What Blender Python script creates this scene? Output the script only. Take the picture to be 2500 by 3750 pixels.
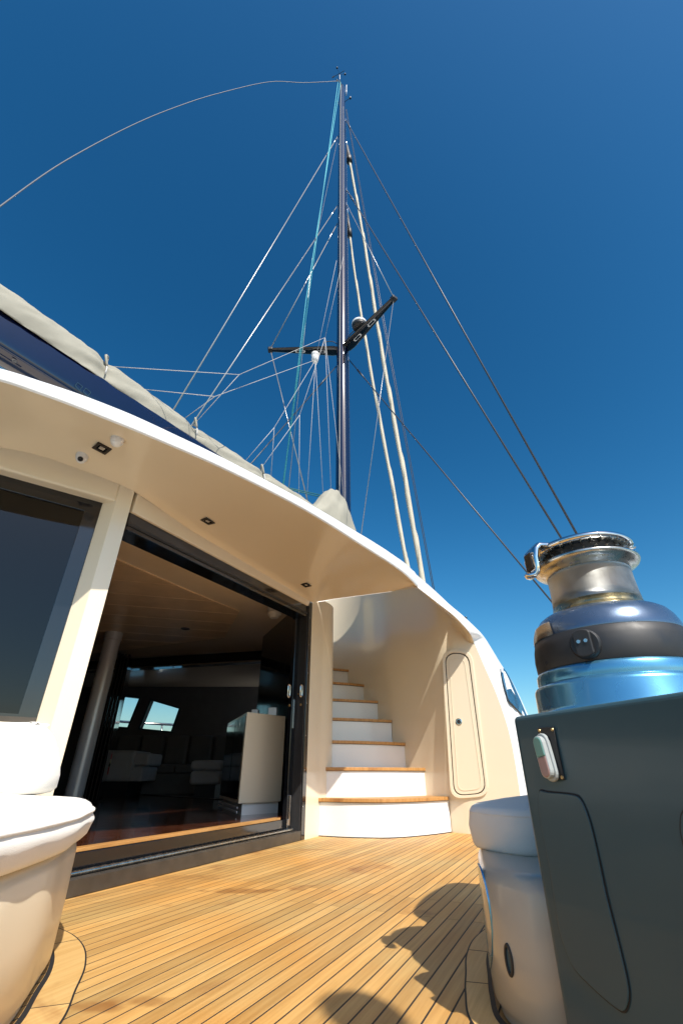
import bpy, bmesh, math, random
from mathutils import Vector, Matrix, noise
random.seed(7)
PI = math.pi
for o in list(bpy.data.objects): bpy.data.objects.remove(o)
scn = bpy.context.scene
C = scn.collection

# ------------------------------------------------------------------ camera
EYE = Vector((0, 0, 0.5)); PITCH = math.radians(30.0)
cam_d = bpy.data.cameras.new('camera'); cam = bpy.data.objects.new('camera', cam_d); C.objects.link(cam)
cam_d.sensor_fit = 'VERTICAL'; cam_d.sensor_height = 36.0; cam_d.sensor_width = 24.0; cam_d.lens = 16.0
cam_d.clip_start = 0.02; cam_d.clip_end = 20000
cam.location = EYE; cam.rotation_euler = (PI/2 + PITCH, 0, 0)
scn.camera = cam
# ------------------------------------------------------------------ light
SUN_EL = math.radians(49.0); SUN_AZ = math.radians(153.0)      # azimuth clockwise from +Y
SUN = Vector((math.sin(SUN_AZ)*math.cos(SUN_EL), math.cos(SUN_AZ)*math.cos(SUN_EL), math.sin(SUN_EL)))
world = bpy.data.worlds.new('World'); scn.world = world; world.use_nodes = True
wn = world.node_tree.nodes; wl = world.node_tree.links
bg = wn['Background']; sky = wn.new('ShaderNodeTexSky'); sky.sky_type = 'NISHITA'; sky.sun_disc = False
sky.sun_elevation = SUN_EL; sky.sun_rotation = SUN_AZ; sky.altitude = 0; sky.air_density = 1.0; sky.dust_density = 1.2; sky.ozone_density = 1.0
hs_n = wn.new('ShaderNodeHueSaturation'); hs_n.inputs['Saturation'].default_value = 1.38; hs_n.inputs['Hue'].default_value = 0.481; gm_n = wn.new('ShaderNodeGamma'); gm_n.inputs['Gamma'].default_value = 1.40
wl.new(sky.outputs[0], hs_n.inputs['Color']); wl.new(hs_n.outputs[0], gm_n.inputs['Color']); wl.new(gm_n.outputs[0], bg.inputs[0]); bg.inputs[1].default_value = 0.066
sd = bpy.data.lights.new('sun', 'SUN'); sd.energy = 5.0; sd.angle = math.radians(0.53); sd.color = (1.0, 0.945, 0.85)
so = bpy.data.objects.new('sun', sd); C.objects.link(so); so.location = (6, -9, 12)
so.rotation_euler = (-SUN).to_track_quat('-Z', 'Y').to_euler()
scn.view_settings.view_transform = 'Standard'; scn.view_settings.look = 'None'
scn.view_settings.exposure = 0.37; scn.view_settings.gamma = 1.0; scn.view_settings.use_curve_mapping = False

# ------------------------------------------------------------------ photo pixel -> direction
FPX = 1666.7; cp, sp = math.cos(PITCH), math.sin(PITCH)
def ray(x, y):
    u = (x-1250)/FPX; v = (1875-y)/FPX
    return Vector((u, cp - v*sp, sp + v*cp))
def PZ(x, y, z):
    d = ray(x, y); return EYE + d*((z-EYE.z)/d.z)
def PY(x, y, Y):
    d = ray(x, y); return EYE + d*(Y/d.y)
def PP(x, y, p, n):                       # on the vertical plane through p with plan normal n
    d = ray(x, y); t = (p[0]*n[0] + p[1]*n[1])/(d.x*n[0] + d.y*n[1]); return EYE + d*t

# ------------------------------------------------------------------ materials
def mat(name, col, rough=0.5, metal=0.0, coat=0.0, spec=0.5, var=0.0, vscale=6.0, bump=0.0, bscale=40.0, rvar=0.0, trans=0.0, sheen=0.0, wave=None):
    m = bpy.data.materials.new(name); m.use_nodes = True
    nt = m.node_tree; b = nt.nodes['Principled BSDF']; L = nt.links
    b.inputs['Base Color'].default_value = (*col, 1); b.inputs['Roughness'].default_value = rough
    b.inputs['Metallic'].default_value = metal; b.inputs['Coat Weight'].default_value = coat
    b.inputs['Coat Roughness'].default_value = 0.06; b.inputs['Specular IOR Level'].default_value = spec
    b.inputs['Transmission Weight'].default_value = trans
    b.inputs['Sheen Weight'].default_value = sheen
    tc = nt.nodes.new('ShaderNodeTexCoord')
    if var > 0:
        n = nt.nodes.new('ShaderNodeTexNoise'); n.inputs['Scale'].default_value = vscale; n.inputs['Detail'].default_value = 6
        L.new(tc.outputs['Object'], n.inputs['Vector'])
        r = nt.nodes.new('ShaderNodeMapRange'); r.inputs['From Min'].default_value = .3; r.inputs['From Max'].default_value = .7
        r.inputs['To Min'].default_value = 1-var; r.inputs['To Max'].default_value = 1+var
        L.new(n.outputs['Fac'], r.inputs['Value'])
        x = nt.nodes.new('ShaderNodeMix'); x.data_type = 'RGBA'; x.blend_type = 'MULTIPLY'; x.inputs[0].default_value = 1
        x.inputs[6].default_value = (*col, 1); L.new(r.outputs[0], x.inputs[7]); L.new(x.outputs[2], b.inputs['Base Color'])
    if rvar > 0:
        n = nt.nodes.new('ShaderNodeTexNoise'); n.inputs['Scale'].default_value = vscale*1.7; n.inputs['Detail'].default_value = 5
        L.new(tc.outputs['Object'], n.inputs['Vector'])
        r = nt.nodes.new('ShaderNodeMapRange'); r.inputs['From Min'].default_value = .3; r.inputs['From Max'].default_value = .7
        r.inputs['To Min'].default_value = max(0.01, rough-rvar); r.inputs['To Max'].default_value = rough+rvar
        L.new(n.outputs['Fac'], r.inputs['Value']); L.new(r.outputs[0], b.inputs['Roughness'])
    if bump > 0:
        if wave:
            n = nt.nodes.new('ShaderNodeTexWave'); n.inputs['Scale'].default_value = bscale; n.wave_type = 'BANDS'; n.bands_direction = wave
            n.inputs['Distortion'].default_value = 0.4
        else:
            n = nt.nodes.new('ShaderNodeTexNoise'); n.inputs['Scale'].default_value = bscale; n.inputs['Detail'].default_value = 4
        L.new(tc.outputs['Object'], n.inputs['Vector'])
        bp = nt.nodes.new('ShaderNodeBump'); bp.inputs['Strength'].default_value = bump; bp.inputs['Distance'].default_value = 0.004
        L.new(n.outputs[0], bp.inputs['Height']); L.new(bp.outputs[0], b.inputs['Normal'])
    return m

M = {}
M['gel'] = mat('gelcoat_cream', (.76, .66, .49), .28, coat=.35, var=.012, vscale=1.0)
M['gelroof'] = mat('gelcoat_roof', (.76, .65, .47), .22, coat=.5)
M['white'] = mat('white_paint', (.8, .79, .76), .3, coat=.4, var=.02, vscale=3)
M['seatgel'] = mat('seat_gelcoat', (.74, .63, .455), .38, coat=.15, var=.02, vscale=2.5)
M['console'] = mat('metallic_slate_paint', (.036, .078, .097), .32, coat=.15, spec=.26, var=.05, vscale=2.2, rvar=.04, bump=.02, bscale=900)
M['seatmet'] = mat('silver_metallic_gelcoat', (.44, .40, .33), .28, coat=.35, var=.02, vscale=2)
M['bluemet'] = mat('metallic_blue_paint', (.11, .34, .52), .27, metal=.75, coat=.6, var=.06, vscale=6, rvar=.06, bump=.04, bscale=700)
M['bluedome'] = mat('metallic_navy_paint', (.11, .155, .225), .25, metal=.7, coat=.6, var=.08, vscale=8, rvar=.08, bump=.05, bscale=600)
M['navy'] = mat('navy_gloss_paint', (.003, .006, .028), .12, coat=.8, var=.06, vscale=3)
M['black'] = mat('black_gloss', (.006, .007, .009), .12, coat=.5, rvar=.05)
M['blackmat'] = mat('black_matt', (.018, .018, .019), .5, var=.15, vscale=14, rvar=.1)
M['rubber'] = mat('black_caulk', (.012, .012, .013), .7)
M['chrome'] = mat('polished_chrome', (.66, .67, .68), .06, metal=1, var=.04, vscale=18, rvar=.03)
M['drum'] = mat('knurled_aluminium', (.42, .43, .42), .40, metal=.9, var=.12, vscale=14, bump=.55, bscale=520, wave='DIAGONAL', rvar=.08)
M['flange'] = mat('worn_aluminium', (.50, .49, .45), .28, metal=1, var=.25, vscale=22, rvar=.12)
M['brasswear'] = mat('salt_stained_aluminium', (.52, .43, .24), .28, metal=1, var=.3, vscale=16, rvar=.12)
M['steel'] = mat('stainless_steel', (.6, .6, .6), .22, metal=1, rvar=.06)
M['fabric'] = mat('white_canvas_cushion', (.82, .785, .715), .85, sheen=.25, var=.035, vscale=8, bump=.35, bscale=420)
M['cover'] = mat('sail_cover_canvas', (.29, .275, .222), .8, var=.09, vscale=3, bump=.25, bscale=160)
M['sail'] = mat('furled_sail_cloth', (.52, .475, .37), .75, var=.08, vscale=4, bump=.2, bscale=60)
M['plastic'] = mat('white_plastic', (.74, .74, .72), .3, var=.03)
M['lens'] = mat('lamp_lens', (.42, .38, .32), .25)
M['bezel'] = mat('dark_bronze_bezel', (.05, .04, .032), .35, metal=.5)
M['bronze'] = mat('bronze_anodised_sill', (.075, .062, .048), .38, metal=.35, var=.2, vscale=10, rvar=.1)
M['wire'] = mat('steel_wire', (.36, .355, .34), .35, metal=.7)
M['wiredark'] = mat('dark_carbon_rod', (.05, .055, .065), .4, metal=.4)
M['stay'] = mat('grey_stay_wire', (.15, .15, .155), .45, metal=.3)
M['rope'] = mat('pale_rope', (.46, .45, .43), .8, bump=.3, bscale=80)
M['track'] = mat('matt_grey_track', (.20, .20, .195), .6)
M['teal'] = mat('teal_rope', (.05, .36, .42), .7)
M['teal_dark'] = mat('dark_green_rope', (.02, .13, .12), .7)
M['ceil'] = mat('saloon_ceiling_paint', (.84, .72, .56), .22, coat=.4, var=.02)
M['ceilpanel'] = mat('saloon_ceiling_veneer', (.74, .56, .36), .35, coat=.2, var=.10, vscale=5)
M['floor'] = mat('dark_mahogany', (.085, .026, .012), .16, coat=.5, var=.3, vscale=7, rvar=.06)
M['sofa'] = mat('grey_upholstery', (.42, .42, .43), .9, var=.05, bump=.2, bscale=300)
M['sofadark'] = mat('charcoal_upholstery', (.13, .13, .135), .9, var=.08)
M['greypipe'] = mat('satin_grey_column', (.62, .62, .62), .3, metal=.2)
M['red'] = mat('red_extinguisher', (.35, .02, .015), .35)
M['green'] = mat('pale_green_cover', (.13, .30, .26), .35)
M['pink'] = mat('pale_red_cover', (.34, .21, .19), .35)
M['clearcap'] = mat('clear_silicone', (.36, .39, .39), .3)
M['seaM'] = mat('sea_water', (.012, .045, .075), .12, bump=.5, bscale=.6)
M['brass'] = mat('brass_screw', (.45, .33, .16), .35, metal=1)

def glass(name, tint, reflect=0.06):
    m = bpy.data.materials.new(name); m.use_nodes = True; nt = m.node_tree; nt.nodes.remove(nt.nodes['Principled BSDF'])
    out = nt.nodes['Material Output']
    t = nt.nodes.new('ShaderNodeBsdfTransparent'); t.inputs[0].default_value = (*tint, 1)
    g = nt.nodes.new('ShaderNodeBsdfGlossy'); g.inputs['Roughness'].default_value = .015
    f = nt.nodes.new('ShaderNodeFresnel'); f.inputs['IOR'].default_value = 1.5
    x = nt.nodes.new('ShaderNodeMixShader')
    nt.links.new(f.outputs[0], x.inputs[0]); nt.links.new(t.outputs[0], x.inputs[1]); nt.links.new(g.outputs[0], x.inputs[2])
    nt.links.new(x.outputs[0], out.inputs[0]); return m
M['tint'] = glass('tinted_glass', (.085, .125, .18))
M['pane'] = glass('smoked_pane', (.80, .80, .78))
M['hullglass'] = mat('blue_mirror_glass', (.03, .09, .15), .06, metal=.2, coat=1.0)

def teak_mat(name, base, dark, pale, wear=1.0):
    m = bpy.data.materials.new(name); m.use_nodes = True; nt = m.node_tree; L = nt.links; b = nt.nodes['Principled BSDF']
    tc = nt.nodes.new('ShaderNodeTexCoord'); oi = nt.nodes.new('ShaderNodeObjectInfo')
    geo = nt.nodes.new('ShaderNodeNewGeometry')
    mp = nt.nodes.new('ShaderNodeMapping'); mp.inputs['Rotation'].default_value = (0, 0, math.radians(24.5))
    mp2 = nt.nodes.new('ShaderNodeMapping'); mp2.inputs['Scale'].default_value = (80, 2.6, 8); L.new(mp.outputs[0], mp2.inputs['Vector'])
    add = nt.nodes.new('ShaderNodeVectorMath'); add.operation = 'ADD'
    mul = nt.nodes.new('ShaderNodeMath'); mul.operation = 'MULTIPLY'; mul.inputs[1].default_value = 37.0
    L.new(oi.outputs['Random'], mul.inputs[0]); L.new(geo.outputs['Position'], mp.inputs['Vector'])
    L.new(mp2.outputs[0], add.inputs[0]); L.new(mul.outputs[0], add.inputs[1])
    g = nt.nodes.new('ShaderNodeTexNoise'); g.inputs['Scale'].default_value = 1.0; g.inputs['Detail'].default_value = 8; g.inputs['Roughness'].default_value = .65
    L.new(add.outputs[0], g.inputs['Vector'])
    r = nt.nodes.new('ShaderNodeValToRGB'); r.color_ramp.elements[0].position = .3; r.color_ramp.elements[1].position = .72
    r.color_ramp.elements[0].color = (*dark, 1); r.color_ramp.elements[1].color = (*pale, 1)
    e = r.color_ramp.elements.new(.5); e.color = (*base, 1)
    L.new(g.outputs['Fac'], r.inputs['Fac'])
    # plank to plank tone
    mr = nt.nodes.new('ShaderNodeMapRange'); mr.inputs['To Min'].default_value = .80; mr.inputs['To Max'].default_value = 1.14
    L.new(oi.outputs['Random'], mr.inputs['Value'])
    x = nt.nodes.new('ShaderNodeMix'); x.data_type = 'RGBA'; x.blend_type = 'MULTIPLY'; x.inputs[0].default_value = 1
    L.new(r.outputs[0], x.inputs[6]); L.new(mr.outputs[0], x.inputs[7])
    # broad weathering: oiled orange towards bleached grey
    w = nt.nodes.new('ShaderNodeTexNoise'); w.inputs['Scale'].default_value = 1.5; w.inputs['Detail'].default_value = 5
    L.new(geo.outputs['Position'], w.inputs['Vector'])
    wr = nt.nodes.new('ShaderNodeValToRGB'); wr.color_ramp.elements[0].position = .33; wr.color_ramp.elements[1].position = .68
    wr.color_ramp.elements[0].color = (1.08, .88, .66, 1); wr.color_ramp.elements[1].color = (.98, 1.04, 1.16, 1)
    L.new(w.outputs['Fac'], wr.inputs['Fac'])
    x2 = nt.nodes.new('ShaderNodeMix'); x2.data_type = 'RGBA'; x2.blend_type = 'MULTIPLY'; x2.inputs[0].default_value = wear
    L.new(x.outputs[2], x2.inputs[6]); L.new(wr.outputs[0], x2.inputs[7])
    # oil / rust stains
    s_ = nt.nodes.new('ShaderNodeTexNoise'); s_.inputs['Scale'].default_value = 2.3; s_.inputs['Detail'].default_value = 7; s_.inputs['Distortion'].default_value = .6
    L.new(geo.outputs['Position'], s_.inputs['Vector'])
    sr = nt.nodes.new('ShaderNodeMapRange'); sr.inputs['From Min'].default_value = .61; sr.inputs['From Max'].default_value = .70
    sr.inputs['To Min'].default_value = 0; sr.inputs['To Max'].default_value = .62
    L.new(s_.outputs['Fac'], sr.inputs['Value'])
    x3 = nt.nodes.new('ShaderNodeMix'); x3.data_type = 'RGBA'; x3.inputs[7].default_value = (.22, .075, .018, 1)
    L.new(sr.outputs[0], x3.inputs[0]); L.new(x2.outputs[2], x3.inputs[6])
    last = x3.outputs[2]
    if wear > .5:                                  # three oily spill marks on the deck
        nz = nt.nodes.new('ShaderNodeTexNoise'); nz.inputs['Scale'].default_value = 9; nz.inputs['Detail'].default_value = 6
        L.new(geo.outputs['Position'], nz.inputs['Vector'])
        for (px_, py_, lx, ly, amt) in ((890, 3263, .22, .07, .6), (385, 3688, .09, .04, .65), (500, 3672, .10, .05, .55), (1160, 3112, .18, .06, .4), (650, 3215, .4, .10, .25)):
            c_ = PZ(px_, py_, 0)
            sb = nt.nodes.new('ShaderNodeVectorMath'); sb.operation = 'SUBTRACT'; sb.inputs[1].default_value = tuple(c_); L.new(geo.outputs['Position'], sb.inputs[0])
            ra = nt.nodes.new('ShaderNodeMapping'); ra.inputs['Rotation'].default_value = (0, 0, math.radians(-4)); L.new(sb.outputs[0], ra.inputs['Vector'])
            sc1 = nt.nodes.new('ShaderNodeVectorMath'); sc1.operation = 'MULTIPLY'; sc1.inputs[1].default_value = (1/lx, 1/ly, 0); L.new(ra.outputs[0], sc1.inputs[0])
            ln = nt.nodes.new('ShaderNodeVectorMath'); ln.operation = 'LENGTH'; L.new(sc1.outputs[0], ln.inputs[0])
            ad = nt.nodes.new('ShaderNodeMath'); ad.operation = 'MULTIPLY_ADD'; ad.inputs[1].default_value = -2.6; L.new(nz.outputs['Fac'], ad.inputs[0])
            pl_ = nt.nodes.new('ShaderNodeMath'); pl_.operation = 'ADD'; pl_.inputs[1].default_value = 1.3; L.new(ln.outputs['Value'], pl_.inputs[0]); L.new(pl_.outputs[0], ad.inputs[2])
            mr2 = nt.nodes.new('ShaderNodeMapRange'); mr2.inputs['From Min'].default_value = 1.0; mr2.inputs['From Max'].default_value = .45; mr2.inputs['To Min'].default_value = 0; mr2.inputs['To Max'].default_value = amt
            L.new(ad.outputs[0], mr2.inputs['Value'])
            xm = nt.nodes.new('ShaderNodeMix'); xm.data_type = 'RGBA'; xm.inputs[7].default_value = (.22, .085, .018, 1); L.new(mr2.outputs[0], xm.inputs[0]); L.new(last, xm.inputs[6]); last = xm.outputs[2]
    L.new(last, b.inputs['Base Color'])
    b.inputs['Roughness'].default_value = .52
    bp = nt.nodes.new('ShaderNodeBump'); bp.inputs['Strength'].default_value = .25; bp.inputs['Distance'].default_value = .002
    L.new(g.outputs['Fac'], bp.inputs['Height']); L.new(bp.outputs[0], b.inputs['Normal'])
    return m
M['teak'] = teak_mat('weathered_teak', (.49, .30, .100), (.405, .235, .072), (.57, .365, .135))
M['teakmargin'] = teak_mat('margin_teak', (.55, .35, .13), (.47, .28, .09), (.62, .42, .17), wear=.4)
M['teakoil'] = teak_mat('oiled_teak_tread', (.50, .255, .075), (.36, .17, .045), (.60, .34, .12), wear=.3)

# ------------------------------------------------------------------ mesh helpers
def link(o): C.objects.link(o); return o
def obj(name, V, Fc, m, parent=None, smooth=False, bevel=0.0, seg=2, auto=None):
    me = bpy.data.meshes.new(name); me.from_pydata([tuple(v) for v in V], [], Fc)
    bm = bmesh.new(); bm.from_mesh(me); bmesh.ops.recalc_face_normals(bm, faces=bm.faces[:])
    bm.to_mesh(me); bm.free()
    if smooth:
        for p in me.polygons: p.use_smooth = True
        if auto: me.set_sharp_from_angle(angle=math.radians(auto))
    me.materials.append(m if not isinstance(m, str) else M[m])
    o = link(bpy.data.objects.new(name, me))
    if parent is not None: setparent(o, parent)
    if bevel > 0:
        b = o.modifiers.new('bevel', 'BEVEL'); b.width = bevel; b.segments = seg; b.limit_method = 'ANGLE'; b.angle_limit = math.radians(35)
    return o
def wloc(o):
    v = o.location.copy(); p = o.parent
    while p is not None: v = v + p.location; p = p.parent
    return v
def setparent(o, p):
    o.parent = p
    q = p
    T = Vector((0, 0, 0))
    while q is not None: T += q.location; q = q.parent
    o.matrix_parent_inverse = Matrix.Translation(-T) if p.parent is None else Matrix.Translation((0, 0, 0))
def tag(o, label=None, cat=None, group=None, kind=None):
    if label: o['label'] = label
    if cat: o['category'] = cat
    if group: o['group'] = group
    if kind: o['kind'] = kind
    return o
def thing(name, label, cat, loc=(0, 0, 0), group=None):
    o = link(bpy.data.objects.new(name, None)); o.location = loc; o.empty_display_size = .1
    return tag(o, label, cat, group)
def grid(rows, closed=False):
    V = []; Fc = []; n = len(rows[0])
    for r in rows: V += list(r)
    for i in range(len(rows)-1):
        for j in range(n if closed else n-1):
            a = i*n+j; b = i*n+(j+1) % n
            Fc.append((a, b, b+n, a+n))
    return V, Fc
def prism(poly, z0, z1):
    n = len(poly); V = [(p[0], p[1], z0) for p in poly] + [(p[0], p[1], z1) for p in poly]
    Fc = [tuple(range(n-1, -1, -1)), tuple(range(n, 2*n))] + [(i, (i+1) % n, n+(i+1) % n, n+i) for i in range(n)]
    return V, Fc
def extr(poly3, off):                     # planar polygon in space, extruded by a vector
    n = len(poly3); off = Vector(off); V = [Vector(p) for p in poly3] + [Vector(p)+off for p in poly3]
    Fc = [tuple(range(n-1, -1, -1)), tuple(range(n, 2*n))] + [(i, (i+1) % n, n+(i+1) % n, n+i) for i in range(n)]
    return V, Fc
def obox(c, a, b, d):                     # box from centre and three half vectors
    c, a, b, d = Vector(c), Vector(a), Vector(b), Vector(d)
    V = [c + a*i + b*j + d*k for k in (-1, 1) for j in (-1, 1) for i in (-1, 1)]
    return V, [(0, 2, 3, 1), (4, 5, 7, 6), (0, 1, 5, 4), (1, 3, 7, 5), (3, 2, 6, 7), (2, 0, 4, 6)]
def tube(pts, r, seg=10, cap=True, ex=1.0, up=None):
    pts = [Vector(p) for p in pts]; n = len(pts)
    rr = r if isinstance(r, (list, tuple)) else [r]*n
    t0 = (pts[1]-pts[0]).normalized(); up = Vector(up) if up else (Vector((0, 0, 1)) if abs(t0.z) < .9 else Vector((1, 0, 0)))
    V = []; Fc = []
    u = None
    for i, p in enumerate(pts):
        t = (pts[min(i+1, n-1)] - pts[max(i-1, 0)]).normalized()
        u = (up - t*up.dot(t)).normalized() if u is None else (u - t*u.dot(t)).normalized()
        w = t.cross(u)
        for k in range(seg):
            a = 2*PI*k/seg; V.append(p + (u*math.cos(a)*ex + w*math.sin(a))*rr[i])
    for i in range(n-1):
        for k in range(seg): Fc.append((i*seg+k, i*seg+(k+1) % seg, (i+1)*seg+(k+1) % seg, (i+1)*seg+k))
    if cap: Fc += [tuple(range(seg-1, -1, -1)), tuple(range((n-1)*seg, n*seg))]
    return V, Fc
def lathe(prof, c, seg=64, axis=None):
    c = Vector(c); V = []; Fc = []; n = len(prof)
    if axis is None: ex, ey, ez = Vector((1, 0, 0)), Vector((0, 1, 0)), Vector((0, 0, 1))
    else:
        ez = Vector(axis).normalized(); ex = ez.orthogonal().normalized(); ey = ez.cross(ex)
    for (r, z) in prof:
        for k in range(seg):
            a = 2*PI*k/seg; V.append(c + ex*(r*math.cos(a)) + ey*(r*math.sin(a)) + ez*z)
    for i in range(n-1):
        for k in range(seg): Fc.append((i*seg+k, i*seg+(k+1) % seg, (i+1)*seg+(k+1) % seg, (i+1)*seg+k))
    if prof[0][0] > 1e-5: Fc.append(tuple(range(seg-1, -1, -1)))
    if prof[-1][0] > 1e-5: Fc.append(tuple(range((n-1)*seg, n*seg)))
    return V, Fc
def join(*parts):
    V = []; Fc = []
    for v, f in parts:
        o = len(V); V += list(v); Fc += [tuple(i+o for i in q) for q in f]
    return V, Fc
def spline(pts, n, closed=False):
    P_ = [Vector(p) for p in pts]; m = len(P_); out = []
    segs = m if closed else m-1
    for i in range(n):
        t = i/(n if closed else n-1)*segs; k = min(int(t), segs-1); f = t-k
        g = (lambda j: P_[j % m]) if closed else (lambda j: P_[max(0, min(m-1, j))])
        a, b, c, d = g(k-1), g(k), g(k+1), g(k+2)
        out.append(.5*((2*b) + (c-a)*f + (2*a-5*b+4*c-d)*f*f + (3*b-a-3*c+d)*f**3))
    return out
def offs(poly, d):                        # move a closed plan polygon inwards by d
    n = len(poly); out = []
    A = sum(poly[i][0]*poly[(i+1) % n][1] - poly[(i+1) % n][0]*poly[i][1] for i in range(n)); s = 1 if A > 0 else -1
    for i in range(n):
        a = Vector(poly[i-1][:2]); b = Vector(poly[(i+1) % n][:2]); t = (b-a).normalized()
        out.append(Vector((poly[i][0], poly[i][1])) + Vector((-t.y, t.x))*s*d)
    return out
def padded(poly, z0, z1, r, crown=.02, tuck=.02, puff=.006):
    prof = [(.05, z0+.0), (tuck, z0), (tuck*.35, z0+r*.3), (0, z0+r*.8), (-puff, (z0+z1)/2), (0, z1-r)]
    for a in (25, 50, 75, 90): prof.append((r*(1-math.cos(math.radians(a))), z1-r+r*math.sin(math.radians(a))))
    rows = []
    for d, z in prof: rows.append([Vector((q.x, q.y, z)) for q in offs(poly, d)])
    c = sum((Vector((p[0], p[1], 0)) for p in poly), Vector())/len(poly)
    last = rows[-1]
    for f in (.25, .5, .75, .93):
        rows.append([Vector((p.x+(c.x-p.x)*f, p.y+(c.y-p.y)*f, z1+crown*math.sin(f*PI/2))) for p in last])
    V, Fc = grid(rows, True); n = len(poly)
    V = [v + Vector((noise.noise(v*9), noise.noise(v*9+Vector((5, 3, 1))), noise.noise(v*7+Vector((1, 8, 2)))*1.3))*.0018 for v in V]
    Fc += [tuple(range(n-1, -1, -1)), tuple(range(len(V)-n, len(V)))]
    return V, Fc

# ================================================================== SETTING
th = [2*PI*k/96 for k in range(96)]
SEA_R = 9000
o = obj('sea', [(SEA_R*math.cos(a), SEA_R*math.sin(a), -1.7) for a in th], [tuple(range(96))], 'seaM'); tag(o, kind='structure')

PAZ = math.radians(24.5); pu = Vector((math.sin(PAZ), math.cos(PAZ), 0)); pv = Vector((math.cos(PAZ), -math.sin(PAZ), 0))
deck_poly = [(-4.2, -3.0), (3.0, -3.0), (3.2, 2.0), (3.2, 7.5), (-1.2, 8.0), (-4.2, 1.5)]
deck = obj('deck', *prism(deck_poly, -.10, -.0004), 'rubber'); tag(deck, kind='structure')
tag(obj('side_deck', *prism([(3.2, -3.0), (6.2, -3.0), (6.2, 10.0), (5.0, 15.0), (2.6, 15.0), (2.6, 8.0), (3.2, 7.0)], -1.9, .22), 'white', bevel=.03), kind='structure')
tag(obj('hull', *prism([(-10.0, -3.2), (6.1, -3.2), (6.1, 9.9), (4.9, 14.9), (-8.5, 15.0), (-10.0, 10.0)], -1.9, -.12), 'white'), kind='structure')
# teak planks, each its own piece, with two staggered rows of butt joints
PIT = .0515; plank_mesh = {}
def plank(v0, w, ua, ub, zt=0.0, name='plank'):
    key = (round(w, 4), round(ub-ua, 3))
    c = pu*((ua+ub)/2) + pv*(v0 + w/2)
    hl = (ub-ua)/2; hw = w/2; e = .0004
    V = []
    for (z, i) in ((zt-.012, 0), (zt-e, 0), (zt, e)):
        for su, sv in ((-1, -1), (1, -1), (1, 1), (-1, 1)): V.append(pu*(su*(hl-i)) + pv*(sv*(hw-i)) + Vector((0, 0, z)))
    Fc = [(8, 9, 10, 11)]
    for r_ in (0, 4):
        for k in range(4): Fc.append((r_+k, r_+(k+1) % 4, r_+4+(k+1) % 4, r_+4+k))
    if key in plank_mesh: me = plank_mesh[key]
    else:
        me = bpy.data.meshes.new(name); me.from_pydata(V, [], Fc); me.materials.append(M['teak']); plank_mesh[key] = me
    o = link(bpy.data.objects.new(name, me)); o.location = c; o.parent = deck
    return o
qA = PZ(1350, 3332, 0); qB = PZ(1375, 3274, 0)
uA, uB = qA.dot(pu), qB.dot(pu)
i = 0; v = -2.36
while v < .95:
    u0 = -.3 if v > -1.0 else .55
    u1 = 6.3 if v < -.2 else (5.6 if v < .1 else 3.6)
    j = (uA if i % 2 == 0 else uB)
    plank(v, PIT-.0050, u0, j-.0018); plank(v, PIT-.0050, j+.0018, u1)
    v += PIT; i += 1

# ================================================================== CABIN
A = Vector((-1.267, 2.727, 0)); dd = Vector((.389, .921, 0)).normalized(); dn = Vector((dd.y, -dd.x, 0))
def W(k, off, z): return A + dd*k + dn*off + Vector((0, 0, z))
cabin = thing('yacht_cabin', 'cream fibreglass yacht cabin with broad curved overhanging roof', 'cabin', (0, 5, 0))
E2 = Vector((-1.354, 2.52, 0)); waz = math.radians(57); wd = Vector((math.sin(waz), math.cos(waz), 0)); wn_ = Vector((wd.y, -wd.x, 0))
def PW(x, y, off=0): return PP(x, y, E2 + wn_*off, wn_)
def PD(x, y, off=0): return PP(x, y, A + dn*off, dn)
# ---- roof: soffit lofted between the wall line and the outer edge
ZE = 2.13
inner = [PW(-500, 1590), PW(-250, 1605), PW(0, 1638), PW(150, 1670), PW(300, 1722), PW(440, 1776), PD(507, 1810), PD(600, 1873), PD(700, 1942), PD(784, 1992), PD(900, 2062), PD(1020, 2133), PD(1140, 2204), PZ(1168, 2202, 2.235), PZ(1231, 2192, 2.245), PZ(1330, 2179, 2.21), PZ(1430, 2166, 2.17), PZ(1524, 2151, ZE)]
outer = [PZ(-500, 1300, ZE), PZ(-250, 1337, ZE), PZ(0, 1397, ZE), PZ(130, 1440, ZE), PZ(260, 1487, ZE), PZ(400, 1542, ZE), PZ(500, 1582, ZE), PZ(620, 1633, ZE), PZ(740, 1684, ZE), PZ(850, 1735, ZE), PZ(980, 1799, ZE), PZ(1100, 1862, ZE), PZ(1200, 1921, ZE), PZ(1300, 1985, ZE), PZ(1370, 2029, ZE), PZ(1430, 2067, ZE), PZ(1484, 2107, ZE), PZ(1527, 2150, ZE)]
inner = spline(inner, 100); outer = spline(outer, 100)
rows = []
for t in [0, .02, .05, .1, .25, .4, .55, .7, .85, .95, .99, 1]:
    rows.append([a.lerp(b, t) + Vector((0, 0, .035*math.sin(PI*t))) for a, b in zip(inner, outer)])
soffit = obj('roof_soffit', *grid(rows), 'gelroof', cabin, smooth=True)
upper_px = [(-500, 1240), (-250, 1284), (0, 1347), (200, 1410), (400, 1482), (600, 1570), (850, 1692), (1100, 1825), (1225, 1898), (1300, 1943), (1400, 2005), (1484, 2065), (1530, 2103), (1552, 2124), (1630, 2200), (1690, 2257), (1735, 2301)]
up_s = spline([Vector((a, b, 0)) for a, b in upper_px], 400)
def upper_y(x):
    for a, b in zip(up_s, up_s[1:]):
        if a.x <= x <= b.x: return a.y + (b.y-a.y)*(x-a.x)/max(1e-6, b.x-a.x)
    return up_s[-1].y
def project(p):
    d = p - EYE; dep = d.y*cp + d.z*sp
    return 1250 + FPX*d.x/dep, 1875 - FPX*(-d.y*sp + d.z*cp)/dep
fas = []
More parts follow.
